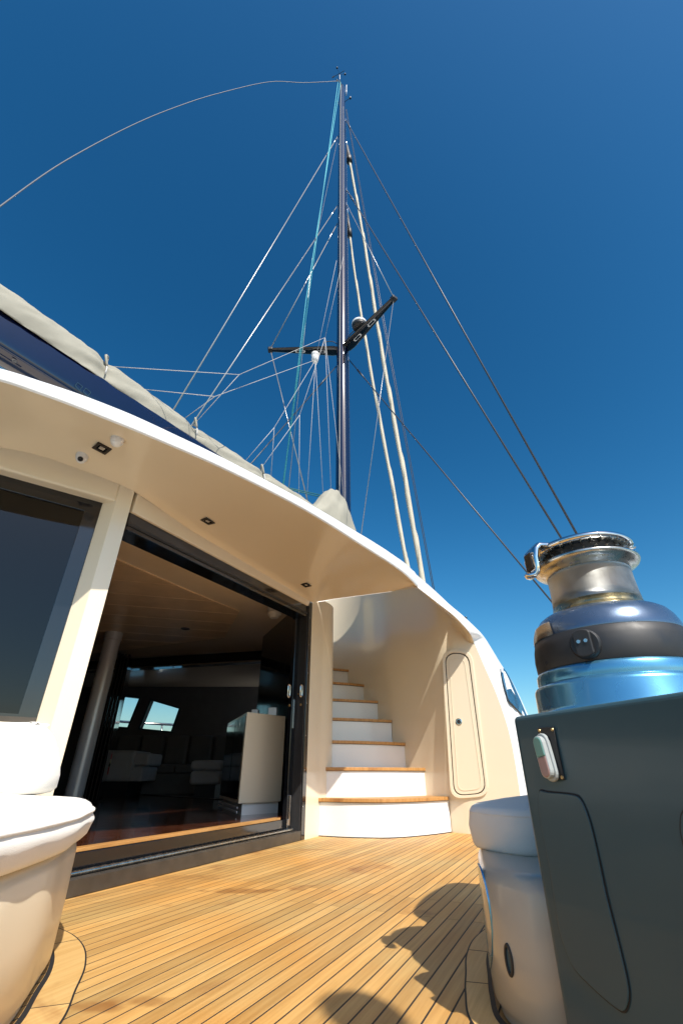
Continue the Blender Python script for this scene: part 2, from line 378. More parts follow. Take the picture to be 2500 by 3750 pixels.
for i, p in enumerate(outer):
    t = (outer[min(i+1, 99)] - outer[max(i-1, 0)]); t.z = 0; t.normalize(); nrm = Vector((t.y, -t.x, 0))
    # height of the fascia so that it reaches the pixel line of its upper edge
    best = None
    h = 0.02
    while h < .35:
        q = p + Vector((0, 0, h)) - nrm*(.12*h); x, y = project(q)
        if y <= upper_y(x): best = h; break
        h += .002
    fas.append((p, nrm, best or .1))
hs = [f[2] for f in fas]
hs = [sum(hs[max(0, i-4):i+5])/len(hs[max(0, i-4):i+5]) for i in range(100)]
frow = [[], [], [], [], [], [], []]
for (p, nrm, _), h in zip(fas, hs):
    for r_, (fo, fh) in enumerate(((-.0, 0), (.008, .004), (.012, .012), (.004, h*.75), (-.012, h*.96), (-.04, h*1.02), (-.9, h*1.02+.10))):
        frow[r_].append(p + nrm*fo + Vector((0, 0, fh)))
obj('roof_edge', *grid(frow), 'white', cabin, smooth=True)
# ---- side shell: front edge sweeps from the roof edge down to the side deck
g1 = PZ(1655, 3051, 0); g2 = PZ(1737, 3055, 0); pd_ = (g2-g1); pd_.normalize(); pn_ = Vector((pd_.y, -pd_.x, 0))
if pn_.y > 0: pn_ = -pn_
def PN(x, y, off=0): return PP(x, y, g1 + pn_*off, pn_)
edge = [outer[-1].copy(), PZ(1600, 2207, 2.055), PZ(1655, 2250, 1.99), PZ(1695, 2290, 1.93), PZ(1720, 2320, 1.875), PN(1735, 2352), PN(1775, 2445), PN(1820, 2550), PN(1865, 2690), PN(1897, 2867), PN(1912, 3000), PN(1918, 3090)]
sil_px = [(1552, 2124), (1630, 2200), (1690, 2257), (1735, 2301), (1768, 2335), (1795, 2372), (1830, 2428), (1872, 2492), (1930, 2612), (1990, 2760), (2040, 2900), (2070, 3000)]
dY = [.12, .25, .35, .42, .45, .45, .5, .55, .6, .65, .7, .7]
fp, fnr, _h = fas[-1]; f_top = fp - fnr*.03 + Vector((0, 0, hs[-1]*1.0)); sil_px[0] = project(f_top); dY[0] = f_top.y - edge[0].y
sil_px[1] = (1592, 2163); dY[1] = .16; sil_px.insert(2, (1645, 2215)); dY.insert(2, .26); edge_m = edge[:2] + [PZ(1630, 2230, 2.022)] + edge[2:]
E_ = spline(edge_m, 60); S_ = spline([Vector((a, b, d)) for (a, b), d in zip(sil_px, dY)], 60)
Q_ = [PY(s.x, s.y, e.y + s.z) for s, e in zip(S_, E_)]
rows = []
for t in (0, .004, .02, .06, .15, .3, .5, .7, .85, 1.0):
    row = []
    for e, q in zip(E_, Q_):
        ch = q-e; b = e.lerp(q, t)
        ax = Vector((.75, -.66, .25)); row.append(b + ax*(.10*ch.length*math.sin(PI*min(1, t))))
    rows.append(row)
exf = [max(.03, min(1, (1.86-e.z)/.25)) for e in E_]
for ex_v in ((.10, .35, -.02), (.30, 1.3, -.06), (.5, 3.0, -.2)): rows.append([q + Vector(ex_v)*f for q, f in zip(Q_, exf)])
shell = obj('side_shell', *grid(rows), 'white', cabin, smooth=True)
# ---- stair wall, curved, up through the stairwell
base = [(1.45, 5.315), (1.30, 5.388), (1.20, 5.455), (1.115, 5.545), (1.01, 5.70), (.907, 5.85), (.76, 6.04), (.614, 6.24), (.485, 6.50), (.312, 6.87), (.099, 7.16), (-.15, 7.38), (-.5, 7.55), (-1.0, 7.65)]
bs = spline([Vector((a, b, 0)) for a, b in base], 90)
# wall follows the panel edge on its outboard side, the roof lip further in and the open stairwell at the back
def wall_top(p):
    r_ = p.x/p.y
    pts = [(.335, .43), (.332, .857), (.320, 1.228), (.3037, 1.531), (.2885, 1.83), (.265, 2.06), (.243, 2.22), (.22, 2.40), (.17, 2.72), (.10, 3.0), (0, 3.3), (-.2, 3.4)]
    for (a, za), (b, zb) in zip(pts, pts[1:]):
        if b <= r_ <= a: return zb + (za-zb)*(r_-b)/(a-b)
    return .43 if r_ > .335 else 3.4
lip_in = [outer[-2].lerp(inner[-1], .5), PZ(1592, 2211, 2.07), PZ(1645, 2254, 2.01), PZ(1672, 2283, 1.97), PZ(1695, 2318, 1.91), PN(1713, 2350, .01), PN(1735, 2357, .004)]
rb = (spline(lip_in, 40)[23:] + [p.copy() for p in spline(edge[5:], 60)[1:]] + [Vector((edge[-1].x, edge[-1].y, -.02))])[::-1]
rb = [rb[0]] + rb[1:]
bcol = [p for p in bs if p.x <= 1.30][::-1]           # from the back of the stairwell to the locker
NR = len(rb); rows = []
for i, q in enumerate(rb):
    f = (q.z+.02)/(rb[-1].z+.02)
    row = [Vector((p.x, p.y, -.02 + (wall_top(p)+.02)*f)) for p in bcol]
    e0 = row[-1]; row += [e0.lerp(q, t) for t in (.15, .3, .45, .6, .75, .9, 1.0)]
    rows.append(row)
obj('stair_wall', *grid(rows), 'gel', cabin, smooth=True)
# unseen screen above the stairwell, added to keep sun off the upper stairs
st_e = spline([PD(1000, 2121), PD(1080, 2168), PZ(1150, 2203, 2.23), PZ(1231, 2192, 2.245), PZ(1330, 2179, 2.21), PZ(1430, 2166, 2.17), PZ(1520, 2152, 2.13), PZ(1570, 2188, 2.09), PZ(1620, 2228, 2.03), PZ(1662, 2266, 1.98)], 30)
cr_ = [[], [], [], []]
for p in st_e:
    px_, py_ = project(p); rl_ = ray(px_, upper_y(px_)+14); sl_ = rl_.z/rl_.y
    for k_, (dy_, f_) in enumerate(((.003, None), (.05, 1.0), (.9, .985), (1.75, .96))):
        Yq = p.y + dy_; xq = p.x*(Yq/p.y); z_ = p.z-.003 if f_ is None else min(.5 + sl_*Yq*f_, 2.85 + .3*dy_)
        cr_[k_].append(Vector((xq - (.0 if k_ < 2 else .0), Yq, z_)))
obj('stair_sun_screen', *grid(cr_), 'white', cabin, smooth=True)
# underside of the roof lip: closes the gap between the wall and the roof edge
lo = spline(edge[:6], 40); li = spline(lip_in, 40)
back = [p + Vector((0, .04, .10)) for p in li]
obj('roof_lip', *grid([lo, li, back]), 'gel', cabin, smooth=True)
# ---- locker door in the panel (raised rim, dark seam, inset panel, latch)
def rrect(cs, r, n=7):                    # rounded quadrilateral from 4 px corners
    out = []
    for i in range(4):
        p0, p, p1 = Vector(cs[i-1]), Vector(cs[i]), Vector(cs[(i+1) % 4])
        a = p + (p0-p).normalized()*r; b = p + (p1-p).normalized()*r
        for k in range(n):
            t = k/(n-1); out.append(a*(1-t)**2 + p*2*t*(1-t) + b*t*t)
    return out
def ring(outer_, inner_, off0, off1):     # flat frame between two loops of equal length, extruded
    n = len(outer_); V = list(outer_) + list(inner_) + [p+off1 for p in outer_] + [p+off1 for p in inner_]
    Fc = []
    for i in range(n):
        j = (i+1) % n
        Fc += [(i, j, n+j, n+i), (2*n+i, 3*n+i, 3*n+j, 2*n+j), (i, 2*n+i, 2*n+j, j), (n+i, n+j, 3*n+j, 3*n+i)]
    return V, Fc
lc = [(1628, 2392), (1714, 2392), (1779, 2905), (1662, 2915)]
def scaled(cs, dx, dy):
    return [(cs[0][0]-dx, cs[0][1]-dy), (cs[1][0]+dx, cs[1][1]-dy), (cs[2][0]+dx, cs[2][1]+dy), (cs[3][0]-dx, cs[3][1]+dy)]
def loop3(cs, r, off): return [PN(p.x, p.y, off) for p in rrect(cs, r)]
locker = thing('locker_door', 'tall narrow cream locker door with rounded corners beside the stairs', 'locker door', tuple(PN(1700, 3050)))
o1 = loop3(scaled(lc, 12, 12), 46, .003); o2 = loop3(scaled(lc, 1, 1), 40, .003)
obj('rim', *ring(o1, o2, 0, pn_*.012), 'gel', locker, bevel=.004)
obj('seam', *extr(loop3(scaled(lc, 0, 0), 40, .002), pn_*.002), 'rubber', locker)
obj('door_panel', *extr(loop3(scaled(lc, -2.6, -2.6), 39, .004), pn_*.007), 'gel', locker, bevel=.002)
ri = loop3(scaled(lc, -14, -16), 30, .0112); ri2 = loop3(scaled(lc, -16.5, -18.5), 28, .0112)
obj('inset_bead', *ring(ri, ri2, 0, pn_*.003), 'gel', locker)
lt = PN(1679, 2643, .0115); la = obj('latch', *lathe([(.034, 0), (.034, .004), (.028, .006), (.026, .003), (0, .003)], lt, 28, pn_), 'chrome', locker, smooth=True, auto=40)
obj('latch_core', *lathe([(.022, .0035), (.020, .007), (0, .007)], lt, 20, pn_), 'blackmat', la, smooth=True, auto=40)
# small black cap on the shoulder of the shell
tag(obj('deck_fitting', *lathe([(.0, .03), (.015, .028), (.02, .015), (.02, -.02)], PY(1702, 2267, 5.35), 16, (.5, -.4, .8)), 'black', smooth=True), 'tiny black cap on the shoulder of the white side shell', 'deck fitting')
# hull side window on the shell
dense = []
for e, q in zip(E_, Q_):
    for t in [k/90 for k in range(91)]:
        b = e.lerp(q, t) + Vector((.75, -.66, .25))*(.10*(q-e).length*math.sin(PI*t)); dense.append((b, project(b)))
def shell_pt(x, y):
    nn = sorted(dense, key=lambda d: (d[1][0]-x)**2 + (d[1][1]-y)**2)[:40]
    ww = [1/(20+(d[1][0]-x)**2 + (d[1][1]-y)**2) for d in nn]
    return PY(x, y, sum(w*d[0].y for w, d in zip(ww, nn))/sum(ww))
wpx = [(1832, 2446), (1840, 2445), (1852, 2458), (1870, 2490), (1896, 2545), (1922, 2605), (1950, 2680), (1935, 2640), (1907, 2612), (1886, 2590), (1864, 2567), (1855, 2540), (1845, 2508), (1836, 2470)]
wY0, wY1 = shell_pt(1842, 2460).y, shell_pt(1915, 2620).y
wps = [(p.x, p.y) for p in spline([Vector((a, b, 0)) for a, b in wpx], 48, True)]
wp3 = [PY(a, b, shell_pt(a, b).y - .06) for a, b in wps]
hw = obj('shell_window', *extr(wp3, (.01, .05, 0)), 'hullglass', cabin)
# ---- bulkhead end (rounded column between door and stairs)
colp = spline([Vector((a, b, 0)) for a, b in [(-.33, 4.95), (-.318, 4.975), (-.26, 5.115), (-.213, 5.228), (-.155, 5.33), (-.112, 5.44), (-.10, 5.56), (-.115, 5.72), (-.15, 6.0), (-.22, 6.4), (-.35, 7.0), (-.5, 7.5)]], 70)
rows = [[Vector((p.x, p.y, z)) for p in colp] for z in (-.02, .6, 1.2, 1.8, 2.30)]
obj('bulkhead', *grid(rows), 'gel', cabin, smooth=True)
# ---- header above the sliding door
hp = [PD(480, 1800, -.0), PD(1150, 2202, -.0), PD(1135, 2219, 0), PD(485, 1874, 0)]
hp[0] = W((PD(478, 1860)-A).dot(dd), 0, 2.14); 
hq = [PD(507, 1812), PD(1143, 2206), PD(1131, 2219), PD(486, 1875)]
hq[0].z += .14; hq[1].z += .10
obj('door_header', *extr(hq, -dn*.10), 'gel', cabin, bevel=.008)
# ---- pillar and window wall
def WW(k, off, z): return E2 + wd*k + wn_*off + Vector((0, 0, z))
def kz(p): return (p-E2).dot(wd), p.z
kE1 = kz(PW(325, 2185))[0]
rec = -.075
kW1 = (PW(272, 2185, rec) - E2).dot(wd)
z_top = 2.28
# right face, front chamfer and the return into the doorway
plan = [WW(kW1, rec, 0), WW(kE1, 0, 0), E2.copy(), E2 - dn*.11 + dd*.0, WW(-.1, -.3, 0), WW(kW1, -.3, 0)]
V, Fc = prism([(p.x, p.y) for p in plan], .02, z_top)
pil = obj('pillar', V, Fc, 'gel', cabin, bevel=.004)
wt0 = kz(PW(0, 1733, rec)); wt1 = kz(PW(390, 1838, rec)); wb1 = kz(PW(141, 2653, rec)); wb0 = kz(PW(0, 2625, rec))
def zline(a, b, k): return a[1] + (b[1]-a[1])*(k-a[0])/(b[0]-a[0])
KL = -2.6
hb0 = kz(PW(0, 1714)); hb1 = kz(PW(415, 1832))
def htop(k): return 2.2
head = [WW(KL, 0, zline(hb0, hb1, -1.6)+.02), WW(kE1-.004, 0, zline(hb0, hb1, kE1)), WW(kE1-.004, 0, 2.36), WW(KL, 0, 2.36)]
obj('window_header', *extr(head, -wn_*.20), 'gel', cabin, bevel=.012)
zb = wb1[1]
low = [WW(KL, 0, 0.01), WW(kE1-.004, 0, .01), WW(kE1-.004, 0, zb), WW(KL, 0, zb)]
obj('window_wall', *extr(low, -wn_*.20), 'gel', cabin, bevel=.01)
win = thing('saloon_window', 'large dark tinted saloon window in a black frame left of the pillar', 'window', tuple(WW(-.6, rec, zb)))
ft = zline(wt0, wt1, kW1); 
fo_ = [WW(KL, rec, zline(hb0, hb1, -1.6)+.05), WW(kW1, rec, ft+.06), WW(kW1, rec, zb-.01), WW(KL, rec, zb-.01)]
fw = .085
fi_ = [WW(KL, rec, zline(hb0, hb1, -1.6)-.06), WW(kW1-fw, rec, ft-.10), WW(kW1-fw, rec, zb+.045), WW(KL, rec, zb+.045)]
obj('window_frame', *ring(fo_, fi_, 0, -wn_*.03), 'black', win, bevel=.003)
obj('glass_pane', *extr([WW(KL, rec-.008, 2.1), WW(kW1-.02, rec-.008, ft-.02), WW(kW1-.02, rec-.008, zb+.01), WW(KL, rec-.008, zb+.01)], -wn_*.008), 'tint', win)
gk = [WW(KL, rec+.002, zb+.0), WW(kW1-.002, rec+.002, zb+.0), WW(kW1-.002, rec+.002, zb+.03), WW(KL, rec+.002, zb+.03)]
obj('seal', *extr(gk, wn_*.006), 'bronze', win)

# ---- downlights set into the soffit
def soff_z(x, y):                         # soffit height below a pixel, by marching the loft
    best = None
    for t in (.1, .25, .4, .55, .7, .85):
        for a, b in zip(inner, outer):
            p = a.lerp(b, t) + Vector((0, 0, .035*math.sin(PI*t))); px, py = project(p); d = (px-x)**2+(py-y)**2
            if best is None or d < best[0]: best = (d, p.z)
    return best[1]
def downlight(px, label, size=1.0):
    c = [soff_z(*p) for p in px]; z = sum(c)/4 - .004
    q = [PZ(p[0], p[1], z) for p in px]; m = sum(q, Vector())/4
    t = thing('downlight', label, 'light', tuple(m), 'square downlights in the roof soffit')
    i1 = [m + (p-m)*.62 for p in q]; i2 = [m + (p-m)*.34 for p in q]
    obj('bezel', *ring(q, i1, 0, Vector((0, 0, -.006))), 'bezel', t, bevel=.001)
    obj('recess', *ring(i1, i2, 0, Vector((0, 0, -.001))), 'black', t)
    obj('lens', *extr(i2, (0, 0, -.003)), 'lens', t)
downlight([(337, 1638), (360, 1618), (412, 1644), (386, 1664)], 'square dark-rimmed downlight in the soffit beside the camera dome')
downlight([(732, 1902), (757, 1894), (789, 1915), (764, 1921)], 'square dark-rimmed downlight in the soffit above the middle of the doorway')
downlight([(1101, 2139), (1123, 2134), (1141, 2145), (1118, 2150)], 'small square downlight in the soffit nearest the column by the stairs')
# ---- security camera and dome on the soffit
def dome(px, label, name, r, eye=None):
    z = soff_z(*px); c = PZ(px[0], px[1], z); c.z -= .0
    t = thing(name, label, 'camera', tuple(c), 'white dome devices on the soffit')
    obj('mount', *lathe([(r*1.15, .01), (r*1.15, -.012), (r*1.02, -.03), (r*.8, -.034)], c, 32), 'plastic', t, smooth=True, auto=40)
    b = obj('ball', *lathe([(r*.95*math.sin(a), -.03 - r*.95*.9*(1-math.cos(a)) if False else -.028 - r*.85*math.cos(a)) for a in [PI*k/16 for k in range(15, -1, -1)] if -.028 - r*.85*math.cos(a) <= -.0], c, 32), 'plastic', t, smooth=True)
    if eye:
        d = (EYE + Vector(eye) - c).normalized(); p = c + Vector((0, 0, -.028)) + d*r*.80
        l = obj('lens_ring', *lathe([(r*.50, -.006), (r*.50, .006), (r*.40, .009), (r*.36, .004), (0, .004)], p, 24, d), 'blackmat', t, smooth=True, auto=40)
        obj('lens', *lathe([(r*.30, .004), (r*.2, .012), (0, .015)], p, 20, d), 'black', l, smooth=True)
    return t
dome((303, 1668), 'white ball security camera with black lens on the soffit', 'security_camera', .030, (-.35, -.4, 0))
dome((432, 1606), 'plain white dome sensor on the soffit above the square downlight', 'dome_sensor', .032)

# ================================================================== STAIRS
stair = thing('staircase', 'curved staircase with white risers and oiled teak treads', 'staircase', (.4, 5.6, 0))
zt = [.305+.262*k for k in range(7)]
fr = [None,
      [(-.20, 5.335), (.12, 5.36), (.45, 5.48), (.72, 5.66), (.925, 5.835)],
      [(-.16, 5.60), (.15, 5.70), (.45, 5.85), (.745, 6.06)],
      [(-.16, 5.93), (.25, 6.06), (.62, 6.22)],
      [(-.2, 6.27), (.15, 6.40), (.49, 6.52)],
      [(-.2, 6.62), (.1, 6.74), (.318, 6.87)],
      [(-.3, 6.96), (-.1, 7.07), (.105, 7.165)],
      [(-.4, 7.25), (-.2, 7.33), (-.05, 7.40)]]
b1 = spline([Vector((a, b, 0)) for a, b in [(-.213, 5.226), (-.07, 5.155), (.075, 5.10), (.25, 5.065), (.402, 5.058), (.59, 5.125), (.774, 5.25), (.95, 5.40), (1.10, 5.552)]], 30)
def curve_k(k): return b1 if k == 0 else spline([Vector((a, b, 0)) for a, b in fr[k]], 24)
for k in range(7):
    c = curve_k(k); nx = curve_k(k+1)
    z0 = 0.002 if k == 0 else zt[k-1]
    n = len(c)
    # riser
    rows = []
    off = Vector((.03, .06, 0))
    lowc = [Vector((p.x, p.y, z0)) for p in c]; hic = [Vector((p.x, p.y, zt[k]-.03)) for p in c]
    V, Fc = grid([lowc, hic, [p+off for p in hic], [p+off for p in lowc], lowc])
    obj('riser', V, Fc, 'white', stair, smooth=True, auto=40)
    # tread: overhangs the riser by 18 mm, back reaches the next riser
    fo2 = []
    for i, p in enumerate(c):
        t = (c[min(i+1, n-1)]-c[max(i-1, 0)]).normalized(); fo2.append(p + Vector((t.y, -t.x, 0))*.018)
    bk = [nx[min(len(nx)-1, int(i/(n-1)*(len(nx)-1)+.5))] + Vector((.0, .03, 0)) for i in range(n)]
    if k == 0: fo2[0] += Vector((-.022, 0, 0)); fo2[-1] += Vector((-.01, -.01, 0))
    loop = fo2 + bk[::-1]
    V, Fc = prism([(p.x, p.y) for p in loop], zt[k]-.03, zt[k])
    tr = obj('tread', V, Fc, 'teakoil', stair, bevel=.003)
    lp2 = [p + (p - q).normalized()*-.004 for p, q in zip(fo2, bk)] + [q for q in bk[::-1]]
    obj('caulk_line', *prism([(p.x, p.y) for p in lp2], zt[k]-.0335, zt[k]-.0302), 'rubber', tr)
# caulked joint at the foot of the staircase
obj('foot_seam', *tube([p + Vector((0, -.004, .003)) for p in b1], .004, 6), 'rubber', stair)

# ================================================================== DOORWAY
KR = 2.34
sill = thing('door_sill', 'dark raised metal sill with worn track along the saloon doorway', 'sill', tuple(W(1, 0, 0)))
def wbox(k0, k1, o0, o1, z0, z1): return obox(W((k0+k1)/2, (o0+o1)/2, (z0+z1)/2), dd*(k1-k0)/2, dn*(o0-o1)/2, Vector((0, 0, (z1-z0)/2)))
obj('step_band', *wbox(-.3, KR, 0, -.05, 0.001, .072), 'bronze', sill, bevel=.004)
obj('rail', *tube([W(-.3, -.062, .083), W(KR-.05, -.062, .083)], .012, 12), 'flange', sill, smooth=True, auto=50)
obj('channel', *wbox(-.3, KR, -.05, -.10, .001, .070), 'blackmat', sill)
obj('upstand', *wbox(-.3, KR-.05, -.10, -.125, .001, .160), 'black', sill, bevel=.003)
obj('teak_edge', *wbox(-.3, KR-.2, -.10, -.165, .162, .178), 'teakoil', sill, bevel=.002)
track = thing('door_track', 'black overhead track of the sliding saloon door', 'door track', tuple(W(1, 0, 2)))
tq = [PD(470, 1858, -.02), PD(1134, 2216, -.02), PD(1134, 2216, -.02), PD(467, 1952, -.02)]
ka, kb = -.20, 2.42
def zt_(k): return 1.995 + (2.118-1.97)*(k+.2)/2.5
obj('track_box', *extr([W(ka, -.02, zt_(ka)), W(kb, -.02, zt_(kb)), W(kb, -.02, zt_(kb)-.15), W(ka, -.02, zt_(ka)-.15)], -dn*.16), 'black', track, bevel=.004)
obj('lower_lip', *extr([W(ka, -.012, zt_(ka)-.10), W(kb, -.012, zt_(kb)-.10), W(kb, -.012, zt_(kb)-.118), W(ka, -.012, zt_(ka)-.118)], -dn*.006), 'blackmat', track)
jamb = thing('door_jamb', 'black door jamb post beside the cream column', 'door frame', tuple(W(2.4, 0, 0)))
obj('post', *wbox(2.345, 2.44, -.001, -.14, .0, 2.18), 'black', jamb, bevel=.004)
obj('edge_strip', *wbox(2.325, 2.345, -.012, -.10, .0, 2.12), 'blackmat', jamb)
for k in range(7):
    obj('screw', *lathe([(.006, 0), (.005, .003), (0, .003)], W(2.362, 0, .25+.29*k), 10, dn), 'steel', jamb, smooth=True)
sd_ = thing('sliding_door', 'stacked black sliding door leaves with steel pull handles', 'sliding door', tuple(W(2.2, -.1, 0)))
kL = (PD(1079, 2550, -.10) - A).dot(dd) - .045
for i, (k0, o0, wL) in enumerate(((kL, -.10, .09), (kL+.11, -.055, .085))):
    lf = obj('leaf_stile', *wbox(k0, k0+wL, o0, o0-.045, .10, 2.02), 'black', sd_, bevel=.004)
    if i == 0:
        obj('lock_plate', *obox(W(k0+.045, o0+.003, 1.02), dd*.016, dn*.003, Vector((0, 0, .13))), 'steel', lf, bevel=.001)
        for s_, hx_, ho_ in ((-1, 1058, -.075), (1, 1103, -.03)):
            hc_ = PD(hx_, 2530, ho_); pts = []
            for a in range(25):
                an = 2*PI*a/24; pts.append(hc_ + dd*(.020*math.cos(an)) + Vector((0, 0, (.038 if math.sin(an) > 0 else -.038) + .020*math.sin(an))))
            h_ = obj('pull_handle', *tube(pts, .0058, 8, cap=False), 'chrome', lf, smooth=True)
            obj('standoff', *tube([hc_ - dd*(s_*.02) - Vector((0, 0, .03)), hc_ - dd*(s_*.02) - Vector((0, 0, .03)) - dn*.03], .007, 10), 'brass', h_, smooth=True, auto=40)
            obj('keyhole', *lathe([(.011, 0), (.010, .012), (0, .012)], hc_ - Vector((0, 0, .13)) - dd*(s_*.012), 14, dn), 'brass', lf, smooth=True, auto=40)
    obj('roller_bracket', *wbox(k0+.015, k0+.07, o0+.002, o0-.03, .085, .16), 'steel', lf, bevel=.003)
bolt = obj('floor_bolt', *wbox(kL+.03, kL+.05, -.085, -.099, .11, .34), 'chrome', sd_, bevel=.004)

# ================================================================== SALOON INSIDE
FZ = .176; CZ = 2.24
def IN(k, i, z=0): return W(k, -i, z)
fl = [IN(-.2, .165), IN(2.34, .165), Vector((-.32, 5.05, 0)), Vector((-1.0, 6.64, 0)), Vector((-.85, 11.2, 0)), Vector((-9.7, 11.2, 0)), Vector((-9.7, .2, 0)), WW(KL, -.22, 0), WW(-.15, -.22, 0)]
tag(obj('saloon_floor', *prism([(p.x, p.y) for p in fl], .05, FZ), 'floor'), kind='structure')
cl = [IN(-.2, .17), IN(2.40, .17), Vector((-.26, 5.10, 0)), Vector((-.95, 6.64, 0)), Vector((-.80, 11.3, 0)), Vector((-9.7, 11.3, 0)), Vector((-9.7, .2, 0)), WW(KL, -.20, 0), WW(-.15, -.20, 0)]
ceil = tag(obj('saloon_ceiling', *prism([(p.x, p.y) for p in cl], CZ, CZ+.3), 'ceil'), kind='structure')
# planked ceiling panel, each board its own piece
cpx = [(300, 1990), (440, 2055), (700, 2168), (877, 2240), (822, 2335), (700, 2350), (400, 2388), (150, 2410)]
cp3 = [PZ(x, y, CZ-.012) for x, y in cpx]
bd_dir = (PZ(860, 2272, CZ)-PZ(440, 2240, CZ)); bd_dir.z = 0; bd_dir.normalize(); bd_n = Vector((-bd_dir.y, bd_dir.x, 0))
def clip(poly, p0, n):
    out = []
    for i in range(len(poly)):
        a, b = poly[i], poly[(i+1) % len(poly)]; da, db = (a-p0).dot(n), (b-p0).dot(n)
        if da >= 0: out.append(a)
        if da*db < 0: out.append(a + (b-a)*(da/(da-db)))
    return out
lo_, hi_ = min(p.dot(bd_n) for p in cp3), max(p.dot(bd_n) for p in cp3)
s0 = lo_; bw = .42
while s0 < hi_:
    q = clip(clip(cp3, bd_n*(s0+.008), bd_n), bd_n*(s0+bw-.008), -bd_n)
    if len(q) > 2: obj('ceiling_board', *extr(q, (0, 0, .011)), 'ceilpanel', ceil)
    s0 += bw
# walls of the saloon
sal = thing('saloon_interior', 'dark panelled saloon walls behind the open doorway', 'saloon', tuple(IN(1, 4)))
bw0, bw1 = PY(300, 2700, 11.0), PY(1100, 2700, 10.2)
r0, r1, r2 = Vector((-.42, 5.02, 0)), Vector((-1.14, 6.64, 0)), Vector((-1.0, 10.4, 0))
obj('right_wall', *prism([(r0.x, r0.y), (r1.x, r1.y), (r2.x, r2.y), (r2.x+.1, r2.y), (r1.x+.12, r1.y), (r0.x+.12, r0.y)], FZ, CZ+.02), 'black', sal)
# back wall with two raked window panes
BY = 11.0
def bq(px): return [PY(x, y, BY) for x, y in px]
p1 = [(435, 2549), (513, 2558), (470, 2664), (411, 2660)]
p2 = [(557, 2566), (658, 2596), (629, 2679), (515, 2668)]
def wall_with_holes(name, outer_, holes, m, parent, th=.12):
    bm = bmesh.new()
    def lp(pts): 
        vs = [bm.verts.new(p) for p in pts]; return [bm.edges.new((vs[i], vs[(i+1) % len(vs)])) for i in range(len(vs))]
    es = lp(outer_)
    for h in holes: es += lp(h)
    bmesh.ops.triangle_fill(bm, use_beauty=True, edges=es)
    g = bmesh.ops.extrude_face_region(bm, geom=bm.faces[:]); bmesh.ops.translate(bm, vec=(0, th, 0), verts=[e for e in g['geom'] if isinstance(e, bmesh.types.BMVert)])
    bmesh.ops.recalc_face_normals(bm, faces=bm.faces[:])
    me = bpy.data.meshes.new(name); bm.to_mesh(me); bm.free(); me.materials.append(M[m]); o = link(bpy.data.objects.new(name, me)); setparent(o, parent); return o
ow = [Vector((-11, BY, FZ)), Vector((-.9, BY, FZ)), Vector((-.9, BY, 2.5)), Vector((-11, BY, 2.5))]
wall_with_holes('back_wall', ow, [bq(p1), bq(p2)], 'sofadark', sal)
for px in (p1, p2):
    q = bq(px); m = sum(q, Vector())/4
    f_ = [m + (p-m)*1.10 - Vector((0, .02, 0)) for p in q]; f2 = [m + (p-m)*.99 - Vector((0, .02, 0)) for p in q]
    wf = obj('window_frame', *ring(f_, f2, 0, Vector((0, -.03, 0))), 'console', sal)
    obj('pane', *extr([m + (p-m)*1.01 + Vector((0, .04, 0)) for p in q], (0, .008, 0)), 'pane', wf)
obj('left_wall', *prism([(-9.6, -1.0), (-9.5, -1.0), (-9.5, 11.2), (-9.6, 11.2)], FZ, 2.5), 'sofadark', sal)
# bulkhead closing the saloon on the near side, left of the tinted window
lp0 = WW(KL, -.1, 0)
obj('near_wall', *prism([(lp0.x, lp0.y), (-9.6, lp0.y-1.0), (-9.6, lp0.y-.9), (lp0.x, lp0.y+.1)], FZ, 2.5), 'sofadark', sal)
# handrail outside the far windows
rl = thing('side_rail', 'thin steel guard rail seen through the far saloon windows', 'rail', tuple(PY(560, 2690, 12.4)))
obj('rail_tube', *tube([PY(380, 2645, 12.4), PY(430, 2640, 12.4), PY(445, 2643, 12.4), PY(660, 2656, 12.4)], .03, 8), 'steel', rl, smooth=True)
for x in (432, 594, 660): obj('stanchion', *tube([PY(x, 2650, 12.4), PY(x-6, 2740, 12.4)], .022, 8), 'steel', rl, smooth=True)
# inner door beam
bm_ = thing('saloon_beam', 'dark overhead beam with chromed track across the saloon', 'beam', tuple(PY(700, 2420, 7.8)))
b0, b1_, b2 = PY(330, 2440, 8.2), PY(948, 2404, 7.6), PY(1035, 2432, 7.0)
for (n_, dz, h_, dep, m_) in (('beam_face', 0, .07, .16, 'black'), ('chrome_strip', .082, .016, .19, 'chrome'), ('chrome_strip', -.085, .012, .17, 'chrome'), ('valance', .16, .055, .12, 'black')):
    rows = []
    for zz, yy in ((-h_, 0), (h_, 0), (h_, dep), (-h_, dep), (-h_, 0)):
        rows.append([Vector((p.x, p.y-dep/2+yy, p.z+dz+zz)) for p in spline([b0, b0.lerp(b1_, .5), b1_, b1_.lerp(b2, .35)+Vector((0, 0, .02)), b2], 24)])
    obj(n_, *grid(rows), m_, bm_, smooth=True, auto=40)
tr_ = thing('floor_track', 'polished metal floor track across the saloon floor', 'floor track', tuple(PZ(560, 2912, FZ)))
ta, tb = PZ(340, 2898, FZ), PZ(800, 2928, FZ); td = (tb-ta).normalized(); tn = Vector((-td.y, td.x, 0))
obj('track_bar', *obox((ta+tb)/2 + Vector((0, 0, .006)), td*(tb-ta).length/2, tn*.05, Vector((0, 0, .006))), 'steel', tr_, bevel=.003)
obj('threshold', *obox((ta+tb)/2 + tn*.12 + Vector((0, 0, .004)), td*(tb-ta).length/2, tn*.06, Vector((0, 0, .004))), 'floor', tr_)
